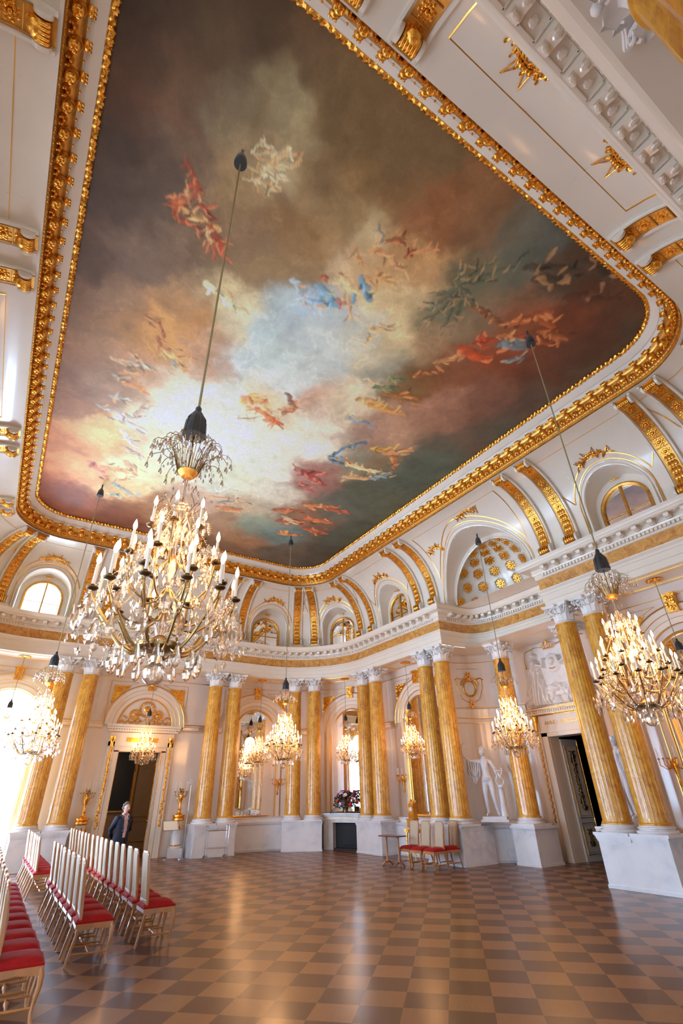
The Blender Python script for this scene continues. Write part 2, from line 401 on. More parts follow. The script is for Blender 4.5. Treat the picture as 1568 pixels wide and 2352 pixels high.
# architrave
mb = MB(); ENT.sweep(mb, [(-.19, ZS), (-.19, 6.14), (-.215, 6.15), (-.215, 6.31), (-.235, 6.32), (-.235, 6.38), (-.29, 6.43), (-.30, 6.45), (-.22, ZFB)]); st(mb.build('trim_1', M['stucco'], smooth=False))
mb = MB(); ENT.sweep(mb, [(-.22, ZFB), (-.22, ZFT)]); st(mb.build('trim_2', M['ochre_frieze'], smooth=False))
# cornice with dentils and modillions
mb = MB()
ENT.sweep(mb, [(-.22, ZFT), (-.25, 6.77), (-.27, 6.80), (-.27, 6.885), (-.30, 6.90), (-.31, 6.93), (-.31, 7.04), (-.53, 7.045), (-.54, 7.05), (-.54, 7.11), (-.555, 7.12), (-.575, 7.16), (-.60, 7.20), (-.60, ZC), (.12, ZC+.02)])
V, F = el(lambda m: m.box((0, -.285-.0, 6.845), (.030, .035, .036)))
stamp(mb, V, F, [f for f in ENT.frames(0, .095)] if False else ENT.frames(-.0, .095))
def modil(m):
    P = [(-.30, 6.935), (-.36, 6.93), (-.43, 6.955), (-.48, 6.95), (-.505, 6.965), (-.515, 7.0), (-.505, 7.035), (-.30, 7.04)]
    n = len(P); Vv = [(-.055, y, z) for y, z in P]+[(.055, y, z) for y, z in P]
    m.add(Vv, [tuple(range(n)), tuple(range(n, 2*n))[::-1]]+[(i, n+i, n+(i+1) % n, (i+1) % n) for i in range(n)])
    m.ball((0, -.47, 6.955), (.05, .03, .022), 8, 4); m.ball((0, -.36, 6.935), (.035, .05, .018), 8, 4)
V, F = el(modil); stamp(mb, V, F, ENT.frames(0, .36))
def coff(m):
    # little sunk square with a rose between the brackets
    for a, b, c_, d in ((-.10, -.42, .008, .09), (.10, -.42, .008, .09), (0, -.34, .10, .008), (0, -.50, .10, .008)): m.box((a, b, 7.04), (c_, d, .010))
    m.ball((0, -.42, 7.04), (.045, .045, .018), 8, 4)
fr = ENT.frames(0, .36); fr2 = [((a[0]+b[0])/2, (a[1]+b[1])/2, a[2]) for a, b in zip(fr, fr[1:]) if abs(a[2]-b[2]) < .4]
V, F = el(coff); stamp(mb, V, F, fr2)
mb.f = mb.f; st(mb.build('trim_3', M['stucco'], smooth=False))
# soffit behind the columns, with a gilded panel line in every bay
mb = MB()
for a, b in zip(*(lambda S: (S, S[1:]))(samples(2.215, LT-2.215, .25))):
    mb.add([PF(a, -.19, ZS), PF(a, WD+.02, ZS), PF(b, WD+.02, ZS), PF(b, -.19, ZS)], [(0, 1, 2, 3)])
A_, B_ = NP.off(-.19), NP.off(.87)
for i in range(len(A_)-1):
    mb.add([(*A_[i], ZS-.004), (*B_[i], ZS-.004), (*B_[i+1], ZS-.004), (*A_[i+1], ZS-.004)], [(0, 1, 2, 3)])
mb.add([(12.4, CY-2.6, ZS+.002), (15.2, CY-2.6, ZS+.002), (15.2, CY+2.6, ZS+.002), (12.4, CY+2.6, ZS+.002)], [(0, 1, 2, 3)])
st(mb.build('trim_4', M['stucco'], smooth=False))
mb = MB()
for sc, k in ALLB[1:]:
    hw = 1.0
    for w_, r_ in ((hw, .012), (hw-.12, .007)):
        P = [BP(sc, -w_, .0, ZS-.008)]+[BP(sc, u, 0, ZS-.008) for u in np.linspace(-w_, w_, 9)]+[BP(sc, u, .72, ZS-.008) for u in np.linspace(w_, -w_, 9)]
        mb.tube(P, r_, 4, closed=False); mb.tube([P[-1], P[0]], r_, 4)
st(mb.build('trim_5', M['goldline']))

# niche wall with the doorway
NWO = .87
O = NP.off(NWO); mb = MB()
DHW, DZ = .72, 3.18
def niche_wall():
    xs = O
    keep = []
    for i in range(len(xs)-1):
        p, q = xs[i], xs[i+1]
        if max(p[0], q[0]) < 12.45: continue
        mid = (p+q)/2
        # cut the doorway
        ys = sorted([p[1], q[1]])
        seg = [(p, q)]
        if mid[0] > 13.5 and not (ys[1] < CY-DHW or ys[0] > CY+DHW):
            lo, hi = max(ys[0], CY-DHW), min(ys[1], CY+DHW)
            def at(y): t = (y-p[1])/(q[1]-p[1]); return p+(q-p)*t
            if ys[0] < CY-DHW: mb.add([(*at(ys[0]), 0), (*at(CY-DHW), 0), (*at(CY-DHW), ZS), (*at(ys[0]), ZS)], [(0, 1, 2, 3)])
            if ys[1] > CY+DHW: mb.add([(*at(CY+DHW), 0), (*at(ys[1]), 0), (*at(ys[1]), ZS), (*at(CY+DHW), ZS)], [(0, 1, 2, 3)])
            mb.add([(*at(lo), DZ), (*at(hi), DZ), (*at(hi), ZS), (*at(lo), ZS)], [(0, 1, 2, 3)])
        else: mb.add([(*p, 0), (*q, 0), (*q, ZS), (*p, ZS)], [(0, 1, 2, 3)])
niche_wall()
st(mb.build('wall_niche', M['stucco_wall'], smooth=False))
# ---------------------------------------------------------------- cove with lunettes
def cove(z):
    if z <= 7.6: return .08
    q = min(1, (z-7.6)/1.99); return -1.60+1.68*math.sqrt(max(0, 1-q*q))
ZCT = 9.59
def cz(t): return 7.25+.35*t/.15 if t < .15 else 7.6+1.99*math.sin((t-.15)/.85*PI/2*.985)
LUN = {'hw': .80, 'sp': 8.12}
NHW, NSP = 1.74, 7.46
def lop(sc, k): return (NHW, NSP) if k == 'niche' else (.80, 8.12)
mb = MB(); ops = []; extra = []
for sc, k in ALLB:
    hw, sp = lop(sc, k)
    us = [hw*math.cos(PI*i/24) for i in range(25)]
    if sc < 1e-6: ss = [u for u in us]+[LT+u for u in us]
    else: ss = [invU(UU(sc, 0)+u, 0) for u in us]
    extra += ss; ops.append((sc, hw, sp, k))
S = samples(0, LT, .22, [e for e in extra if 0 < e < LT])
def base_z(s, m):
    for sc, hw, sp, k in ops:
        if k == 'niche': um = m if m < LT/2 else m-LT; u = s if s < LT/2 else s-LT
        else: um = UU(m, 0)-UU(sc, 0); u = UU(s, 0)-UU(sc, 0)
        if abs(um) < hw: return sp+math.sqrt(max(0, hw*hw-u*u))
    return 7.25
NT_ = 18
tz = [7.25, 7.45, 7.6]+[7.6+1.99*math.sin(x*PI/2) for x in np.linspace(.08, 1, 15)]
for a, b in zip(S, S[1:]):
    m = (a+b)/2; za, zb = base_z(a, m), base_z(b, m)
    G = []
    for s, z0 in ((a, za), (b, zb)):
        col_ = []
        t0 = math.asin(min(1, max(0, (z0-7.6)/1.99))) if z0 > 7.6 else 0
        zz = ([z0] if z0 < 7.6 else [])+[7.6+1.99*math.sin(lerp(t0, PI/2, q)) for q in np.linspace(0, 1, 15)]
        if z0 >= 7.6: zz = [z0]+zz
        G.append([PF(s, cove(z), z) for z in zz])
    n = min(len(G[0]), len(G[1])); mb.grid([G[0][:n], G[1][:n]])
o = st(mb.build('ceiling', M['stucco'], smooth='all'))
# reveals of the lunettes and their back plates
mb = MB(); back = .34
for sc, hw, sp, k in ops:
    if k == 'niche':
        G = []
        for i in range(33):
            al = PI*i/32; u = hw*math.cos(al); z = sp+hw*math.sin(al); G.append([PF(u % LT, cove(z), z), PF(u % LT, .39, z)])
        G = [[PF(hw, .08, 7.25), PF(hw, .39, 7.25)]]+G+[[PF(LT-hw, .08, 7.25), PF(LT-hw, .39, 7.25)]]
        mb.grid(G); continue
    G = [[BP(sc, hw, .08, 7.25), BP(sc, hw, back, 7.25)]]
    for i in range(25):
        al = PI*i/24; u = hw*math.cos(al); z = sp+hw*math.sin(al); G.append([BP(sc, u, cove(z), z), BP(sc, u*.97, back, z-.02)])
    G.append([BP(sc, -hw, .08, 7.25), BP(sc, -hw, back, 7.25)]); mb.grid(G)
    # back plate with a smaller arched hole
    hi, si = .60, 8.03
    rows = []
    for i in range(25):
        al = PI*i/24; rows.append([BP(sc, hw*.97*math.cos(al), back, sp+hw*math.sin(al)-.02), BP(sc, hi*math.cos(al), back, si+hi*math.sin(al))])
    rows = [[BP(sc, hw, back, 7.25), BP(sc, hi, back, 7.25)]]+rows+[[BP(sc, -hw, back, 7.25), BP(sc, -hi, back, 7.25)]]
    mb.grid(rows)
    if k == 'window':       # splay outwards to the light
        R2 = [[r[1], BP(sc, (hi+.02)*(1 if j < 13 else -1)*abs(math.cos(PI*max(0, min(24, j-1))/24)), .8, 7.25 if j in (0, 26) else si+hi*math.sin(PI*(j-1)/24))] for j, r in enumerate(rows)]
        mb.grid(R2)
    mb.add([BP(sc, -hw, .08, 7.26), BP(sc, hw, .08, 7.26), BP(sc, hw, back+.5, 7.26), BP(sc, -hw, back+.5, 7.26)], [(0, 1, 2, 3)])
st(mb.build('trim_6', M['stucco'], smooth=True))
# arch mouldings around each lunette (white roll + gold fillets) and gold panel lines on the cove
wh = MB(); gl = MB()
def arcline(sc, r, sp, dz=0, z0=7.25, dd=0, n=28):
    P = [(r, z0)]+[(r*math.cos(PI*i/n), sp+r*math.sin(PI*i/n)) for i in range(n+1)]+[(-r, z0)]
    return [BP(sc, u, cove(z)-dd, z) if sc > 1e-6 else PF(u % LT, cove(z)-dd, z) for u, z in P]
for sc, hw, sp, k in ops:
    z0 = 7.25
    wh.tube(arcline(sc, hw+.03, sp, z0=z0), .035, 6); wh.tube(arcline(sc, hw+.11, sp, z0=z0), .022, 6)
    gl.tube(arcline(sc, hw+.155, sp, z0=z0), .016, 5)
    r = hw+.27
    # upper gold arc flanked by the panel sides that run up beside the ribs
    half = (1.86 if k in ('niche', 'door') or abs(sc-2*LQ) < .01 else 1.32)
    a0 = math.acos(min(1, (half-.02)/r)) if r > half else .30
    P = [(r*math.cos(al), sp+r*math.sin(al)) for al in np.linspace(a0, PI-a0, 24)]
    side = P[0][0]
    top = 9.52
    def BC(u, z, dd=.0): return BP(sc, u, cove(z)-dd, z) if sc > 1e-6 else PF(u % LT, cove(z)-dd, z)
    gl.tube([BC(u, z) for u, z in P], .019, 5)
    for sg in (1, -1):
        zs_ = np.linspace(P[0][1], top, 10); gl.tube([BC(sg*lerp(P[0][0], half, min(1, (z-zs_[0])*2.2)), z) for z in zs_], .016, 5)
    gl.tube([BC(u, top) for u in np.linspace(-half, half, 9)], .009, 4)
st(wh.build('trim_7', M['stucco'])); st(gl.build('trim_8', M['goldline']))
# lunette windows / mirrors
wi = 0
for sc, hw, sp, k in ops:
    if k == 'niche': continue
    wi += 1
    hi, si = .60, 8.03
    P = [(hi, 7.27)]+[(hi*math.cos(PI*i/20), si+hi*math.sin(PI*i/20)) for i in range(21)]+[(-hi, 7.27)]
    mb = MB(); mb.tube([BP(sc, u, back-.01, z) for u, z in P], .045, 6)
    mb.tube([BP(sc, 0, back-.0, 7.27), BP(sc, 0, back, si+hi)], .035, 4); mb.tube([BP(sc, -hi, back, 7.85), BP(sc, hi, back, 7.85)], .014, 4)
    o = st(mb.build('window_%d' % wi, M['goldflat']))
    mg = MB(); n = len(P); mg.add([BP(sc, u, back+.03, z) for u, z in P], [tuple(range(n))])
    st(mg.build('pane', M['glass' if k == 'window' else 'mirror'], o, smooth=False))
    # small gilded rose over the window
    mr = MB(); mr.ball((0, 0, 0), (.11, .02, .07), 12, 6); mr.ball((0, -.02, 0), (.03, .02, .03), 8, 4)
    for q in range(10):
        a = q*2*PI/10; mr.ball((.085*math.cos(a), -.015, .055*math.sin(a)), (.03, .015, .02), 6, 4)
    p, ang = frame_at(invU(UU(sc, 0), 0)); a_ = PS(sc)[2]
    mr = mr.build('gilded_rose', M['gold'], o); mr.matrix_local = Matrix.Translation(BP(sc, 0, .22, 8.79)) @ Matrix.Rotation(a_+PI, 4, 'Z') @ Matrix.Rotation(-.9, 4, 'X')
# ceiling frame around the painting
def cm(prof, name, mat, smooth=False):
    m = MB(); MAIN.sweep(m, prof); return m.build(name, mat, smooth=smooth)
st(cm([(-1.45, 9.585), (-1.50, 9.60), (-1.52, 9.66)], 'trim_9', M['stucco']))
fr_ = cm([(-1.52, 9.66), (-1.535, 9.64), (-1.565, 9.65), (-1.57, 9.70), (-1.60, 9.70), (-1.61, 9.72), (-1.62, 9.78), (-1.68, 9.90), (-1.72, 9.93), (-1.74, 9.96), (-1.77, 10.03)], 'trim_10', M['goldflat']); st(fr_)
st(cm([(-1.77, 10.03), (-1.80, 10.09), (-1.80, 10.12), (-1.83, 10.12), (-1.95, 10.22), (-1.96, 10.29)], 'trim_11', M['stucco']))
m = MB()
def egg(q):
    # scrolled acanthus block, local x along, y outward(+), z up
    q.ball((0, -1.72+.0, 9.87), (.085, .062, .10), 8, 6); q.ball((-.05, -1.70, 9.80), (.03, .045, .05), 6, 4); q.ball((.05, -1.70, 9.80), (.03, .045, .05), 6, 4)
    q.ball((0, -1.665, 9.78), (.05, .04, .035), 6, 4); q.ball((0, -1.80, 9.985), (.075, .045, .05), 8, 5)
    for a in (-.045, 0, .045): q.ball((a, -1.845, 9.99), (.022, .022, .03), 6, 4)
def dart(q):
    q.ball((0, -1.685, 9.83), (.03, .035, .075), 6, 5); q.ball((0, -1.79, 9.975), (.018, .018, .022), 6, 4); q.ball((-.045, -1.64, 9.76), (.02, .02, .02), 6, 4); q.ball((.045, -1.64, 9.76), (.02, .02, .02), 6, 4)
def shifted(fn):
    V, F = el(fn); V = V.copy(); V[:, 1] += 1.70; return V, F
f1 = MAIN.frames(-1.70, .36); V, F = shifted(egg); stamp(m, V, F, f1)
def flute(q): q.ball((0, -1.665, 9.825), (.030, .035, .095), 6, 5); q.ball((0, -1.60, 9.735), (.026, .02, .022), 6, 4)
V, F = shifted(flute); stamp(m, V, F, MAIN.frames(-1.70, .09))
f2 = MAIN.frames(-1.70, .36)
h = []
for p, q in zip(f1, f1[1:]+f1[:1]):
    da = (q[2]-p[2]+PI) % (2*PI)-PI; h.append(((p[0]+q[0])/2, (p[1]+q[1])/2, p[2]+da/2))
V, F = shifted(dart); stamp(m, V, F, h)
V, F = shifted(lambda q: q.ball((0, -1.595, 9.715), (.022, .018, .018), 6, 4)); stamp(m, V, F, MAIN.frames(-1.70, .075))
st(m.build('trim_12', M['gold']))
# twisted gilt rope next to the canvas
O = MAIN.off(-1.985); O = np.vstack([O, O[:1]]); L = np.linalg.norm(np.diff(O, axis=0), axis=1); C = np.concatenate([[0], np.cumsum(L)])
n = int(C[-1]/.022); tt = np.arange(n)*C[-1]/n; RX_ = np.interp(tt, C, O[:, 0]); RY_ = np.interp(tt, C, O[:, 1])
T = np.stack([np.roll(RX_, -1)-np.roll(RX_, 1), np.roll(RY_, -1)-np.roll(RY_, 1)], 1); T /= np.linalg.norm(T, axis=1)[:, None]
nn = np.stack([T[:, 1], -T[:, 0]], 1); k = 10; V = []
for j in range(k):
    a = 2*PI*j/k; ph = a*2+tt/.11*2*PI
    r = .052+.014*np.sin(ph)+.006*np.sin(3*ph+tt*40)
    V.append(np.stack([RX_+nn[:, 0]*r*math.cos(a), RY_+nn[:, 1]*r*math.cos(a), 10.295+r*math.sin(a)], 1))
m = MB(); G = np.stack(V, 1); G = np.concatenate([G, G[:, :1]], 1); m.grid(G, closed_u=True); st(m.build('trim_13', M['gold']))

# half dome over the niche
mb = MB(); G = []
DX, DA, DB, DC_ = 11.95, 1.42, 1.76, 1.92
def dome(ph, th, k=1.0): return (DX+DA*k*math.cos(th)*math.cos(ph), CY+DB*k*math.cos(th)*math.sin(ph), 7.24+DC_*k*math.sin(th))
for i in range(41):
    ph = -PI/2+PI*i/40; G.append([dome(ph, PI/2*j/20) for j in range(21)])
mb.grid(G)
mb.add([(DX, CY-DB-.3, 7.24), (15, CY-DB-.3, 7.24), (15, CY+DB+.3, 7.24), (DX, CY+DB+.3, 7.24)], [(0, 1, 2, 3)])
sd = st(mb.build('ceiling_niche', M['stucco'], smooth='all'))
# niche arch face between the barrel and the half dome
mb = MB(); G = []
for i in range(33):
    al = PI*i/32; G.append([PF((NHW*math.cos(al)) % LT, .39, NSP+NHW*math.sin(al)), (DX+.001, CY+(DB-.12)*math.cos(al), 7.3+(DC_-.16)*math.sin(al))])
mb.grid(G); P = [g[1] for g in G]; mb.tube(P, .03, 6); st(mb.build('trim_14', M['stucco'], smooth=False))
mb = MB()
for k_ in (.955, .9): mb.tube([(NX+.12+.1*(k_ < .95), CY+NHW*.995*math.cos(a), NSP+NHW*.995*math.sin(a)) for a in np.linspace(0, PI, 36)], .008, 4)
hexg = MB(); lines = MB(); ros = []
rowsN = [(.13, 8), (.40, 8), (.66, 7), (.90, 6), (1.10, 5), (1.27, 4)]
for r_i, (th, n) in enumerate(rowsN):
    dph = PI/(n+.0)
    for j in range(n):
        ph = -PI/2+dph*(j+.5) if r_i % 2 == 0 else -PI/2+dph*(j+.5)+0*dph
        if r_i % 2: ph += dph*.5
        if abs(ph) > PI/2-.12: continue
        rad = min(.215, dph*math.cos(th)*DB*.47)
        c = np.array(dome(ph, th)); nrm = -np.array([math.cos(th)*math.cos(ph)/DA, math.cos(th)*math.sin(ph)/DB, math.sin(th)/DC_]); nrm /= np.linalg.norm(nrm)
        t1 = np.array([-math.sin(ph), math.cos(ph), 0]); t2 = np.cross(nrm, t1)
        for rr, wd, mbx in ((rad, .024, hexg), (rad*.80, .010, lines)):
            P = [c+nrm*.022+rr*(math.cos(a)*t1+math.sin(a)*t2) for a in np.arange(6)*PI/3+PI/6]; mbx.tube(P, wd, 4, closed=True)
        ros.append((c+nrm*.02, nrm, t1, t2, rad))
hexg.build('coffer_ribs', M['stucco'], sd); lines.build('coffer_fillets', M['goldline'], sd)
rm = MB(); rm.ball((0, 0, .01), (.028, .028, .03), 8, 4)
for q in range(8):
    a = q*PI/4; rm.ball((.045*math.cos(a), .045*math.sin(a), .0), (.026, .026, .018), 6, 4)
for q in range(8):
    a = (q+.5)*PI/4; rm.ball((.078*math.cos(a), .078*math.sin(a), -.004), (.026, .026, .014), 6, 4)
rme = rm.mesh('rosette', M['gold'])
for c, nrm, t1, t2, rad in ros:
    k = rad/.135
    Mx = Matrix(((t1[0]*k, t2[0]*k, nrm[0], c[0]), (t1[1]*k, t2[1]*k, nrm[1], c[1]), (t1[2]*k, t2[2]*k, nrm[2], c[2]), (0, 0, 0, 1)))
    obj('rosette', rme, sd, M=Mx)
# ---------------------------------------------------------------- columns, pedestals
def fluted(z0=ZB, z1=ZT, r0=.285, r1=.245):
    m = MB(); n = 24*6; a = np.arange(n)*2*PI/n; G = []
    H = z1-z0
    prof = [(z0, 1.10, 0), (z0+.03, 1.10, 0), (z0+.05, 1.0, 0), (z0+.10, 1.0, 0), (z0+.16, 1, 1)]+[(z0+.16+(H-.36)*q, 1, 1) for q in (.2, .4, .6, .8, 1)]+[(z1-.14, 1, 0), (z1-.06, 1.02, 0), (z1-.05, 1.08, 0), (z1-.02, 1.09, 0), (z1, 1.0, 0)]
    for z, k, fl in prof:
        q = (z-z0)/H; r = lerp(r0, r1, q**1.6)*k
        rr = r-(.0065*np.abs(np.sin(a*12))**.6*fl if fl else 0); G.append(np.stack([rr*np.cos(a), rr*np.sin(a), np.full(n, z)], 1))
    G = np.stack(G); G = np.concatenate([G, G[:, :1]], 1); m.grid(G); return m
SHAFT = fluted().mesh('shaft', M['ochre'])
def capital():
    m = MB(); z0 = ZT; H = .50
    m.lathe([(.245, z0), (.262, z0+.02), (.25, z0+.04), (.225, z0+.06), (.205, z0+.25), (.23, z0+.36), (.31, z0+.42)], 20)
    def leaf(ang, zb, h, w, out, r=.25):
        G = []
        for i in range(9):
            t = i/8; curl = max(0, (t-.62)/.38)
            rr = r+.015+out*(t**2)*.55+out*.6*math.sin(curl*PI/2); z = zb+h*(math.sin(min(t, .8)/.8*PI/2*.95)-.18*curl**2)
            ww = w*(1-.25*t)*(1 if i < 8 else .35)*(1+.18*(i % 2)); row = []
            for j in range(5):
                u = (j-2)/2; x = rr-.022*abs(u)**1.5+(.012 if j == 2 else 0); row.append((x, u*ww/2, z-.012*abs(u)*(1+curl)))
            G.append(row)
        G = np.array(G); c, s = math.cos(ang), math.sin(ang); X = G[..., 0]*c-G[..., 1]*s; Y = G[..., 0]*s+G[..., 1]*c; m.grid(np.stack([X, Y, G[..., 2]], -1))
    for k in range(8): leaf(k*PI/4, z0+.05, .20, .165, .13, .225)
    for k in range(8): leaf((k+.5)*PI/4, z0+.07, .34, .14, .14, .215)
    for k in range(4):
        a = PI/4+k*PI/2
        for sg in (-1, 1):
            P = []
            for i in range(22):
                t = i/21
                if t < .45: q = t/.45; P.append((.27+.12*q, z0+.28+.13*q))
                else: q = (t-.45)/.55; b = PI/2-q*3.4*PI/1.6; rad = .048*(1-.8*q); P.append((.40+rad*math.cos(b), z0+.37+rad*math.sin(b)))
            m.tube([(x*math.cos(a)-sg*.022*math.sin(a), x*math.sin(a)+sg*.022*math.cos(a), z) for x, z in P], [.018*(1-.5*i/21) for i in range(22)], 5)
        b = k*PI/2
        for sg in (-1, 1):
            P = [((.29+.03*math.sin(t*PI)), sg*(.11-.09*t), z0+.27+.12*t) for t in np.linspace(0, 1, 7)]
            m.tube([(x*math.cos(b)-y*math.sin(b), x*math.sin(b)+y*math.cos(b), z) for x, y, z in P], .011, 4)
        m.ball((.345*math.cos(b), .345*math.sin(b), z0+.45), (.04, .04, .045), 8, 5)
    # abacus with hollow sides
    P = []
    for k in range(4):
        for i in range(9):
            t = -1+2*i/8; x = .285+.085*abs(t)**2.2; y = t*.36*(1 if abs(t) < 1 else .97); b = k*PI/2; P.append((x*math.cos(b)-y*math.sin(b), x*math.sin(b)+y*math.cos(b)))
    n = len(P)
    for za, zb, k in ((z0+.425, z0+.455, .95), (z0+.455, z0+H, 1.0)):
        m.add([(x*k, y*k, za) for x, y in P]+[(x*k, y*k, zb) for x, y in P], [tuple(range(n))[::-1], tuple(range(n, 2*n))]+[(i, (i+1) % n, n+(i+1) % n, n+i) for i in range(n)])
    return m
CAP = capital().mesh('capital', M['plaster'])
mb = MB(); mb.box((0, 0, .935), (.385, .385, .025)); mb.lathe([(.375, .96), (.385, .985), (.375, 1.01), (.33, 1.02), (.325, 1.035), (.345, 1.05), (.345, 1.07), (.315, 1.08), (.31, 1.10)], 28)
BASE = mb.mesh('base', M['marble'])
PAIR = {0: 'beside the niche statue', 1: 'right of the fireplace', 2: 'left of the fireplace', 3: 'behind the steel trolley', 4: 'left of the end doorway', 15: 'in front of the niche door', 14: 'on the nearest right wall'}
def make_col(s, d, lab, grp, root=None, at=None, rot=None):
    p = PF(s, d, 0) if at is None else at; a = (PS(s)[2] if rot is None else rot)
    t = thing('column', lab, 'column', p, a, grp)
    obj('shaft', SHAFT, t); obj('capital', CAP, t); obj('base', BASE, t); return t
for i, s in enumerate(COLS):
    pr = (i//2); near = 2*LQ+A4 < s < 4*LQ-A4
    side = 'right' if i % 2 == 0 else 'left'
    if pr in PAIR: lab = 'yellow marbled column, %s of the pair %s' % (side, PAIR[pr]); g = 'columns of the hall'
    else: lab = 'yellow marbled column of the window side or near end of the hall'; g = 'columns outside the picture'
    make_col(s, .22 if near else 0, lab, g)
# niche columns
for y, lab in ((10.56, 'yellow marbled column between the lyre statue and the niche door'), (8.12, 'yellow marbled column at the far side of the niche door')):
    make_col(0, 0, lab, 'columns of the hall', at=(13.02 if y > CY else 13.2, y, 0), rot=PI/2)
# pedestals under every pair
def ped_mesh(w=1.46, dep=(-.33, .9)):
    m = MB(); y0, y1 = dep
    for za, zb, e in ((0, .06, .02), (.06, .80, 0), (.80, .84, .02), (.84, .88, .035), (.88, .91, .05)):
        m.box((0, (y0-e+y1)/2, (za+zb)/2), (w/2+e*.6, (y1-y0+e)/2, (zb-za)/2))
    m.box((0, y0-.018, .845), (.012, .03, .04)); return m
PED = ped_mesh().mesh('pedestal', M['marble'], smooth=False)
for k in range(16):
    s = (COLS[2*k]+COLS[2*k+1])/2; near = 2*LQ+A4 < s < 4*LQ-A4; p = PF(s, .22 if near else 0, 0)
    o = obj('pedestal', PED, loc=p, rotz=PS(s)[2]+PI)
    if k in PAIR: tag(o, 'white veined marble pedestal under the column pair '+PAIR[k], 'pedestal', 'marble pedestals')
    else: tag(o, 'white veined marble pedestal of the window side and near end', 'pedestal', 'pedestals outside the picture')
for y, lab in ((10.56, 'narrow marble pedestal between the lyre statue and the niche door'), (8.12, 'narrow marble pedestal at the far side of the niche door')):
    m = MB()
    for za, zb, e in ((0, .06, .02), (.06, .84, 0), (.84, .91, .04)): m.box((.10, 0, (za+zb)/2), (.47+e, .38+e, (zb-za)/2))
    tag(m.build('pedestal', M['marble'], smooth=False, loc=(13.02 if y > CY else 13.3, y, 0)), lab, 'pedestal', 'marble pedestals')
# marble dado between the pedestals
def dado(s0, s1, name, d0=.30):
    S = samples(s0, s1, .15); m = MB()
    prof = [(d0+.0, 0), (d0-.02, .06), (d0, .06), (d0, .80), (d0-.03, .84), (d0-.05, .90), (d0+.15, .91), (d0+.17, 1.0), (d0+.14, 1.05), (.9, 1.06)]
    m.grid([[PF(s, d, z) for d, z in prof] for s in S])
    st(m.build(name, M['marble'], smooth=False))
dado(2.745+.70, 6.445-.70, 'trim_15'); dado(9.6+.70, 12.98-.70, 'trim_16')
dado(LT-6.445+.70, LT-2.745-.70, 'trim_17')
m = MB(); Oa = NP.off(.10)
idx = [i for i in range(len(Oa)) if NP.P[i][1] > 11.02 and True]
def ndado(lo, hi, name):
    rows = []
    for i in range(len(nich)):
        if not (lo <= nich[i][1] <= hi) : continue
        rows.append([(*(NP.P[i]+NP.Mi[i]*d), z) for d, z in ((-.05, 0), (-.07, .06), (-.05, .06), (-.05, .80), (-.09, .84), (-.10, .91), (.1, .91), (.12, 1.0), (NWO, 1.02))])
    m = MB(); m.grid(rows); st(m.build(name, M['marble'], smooth=False))
ndado(CY+1.25, 12, 'trim_18'); ndado(6, CY-1.25, 'trim_19')

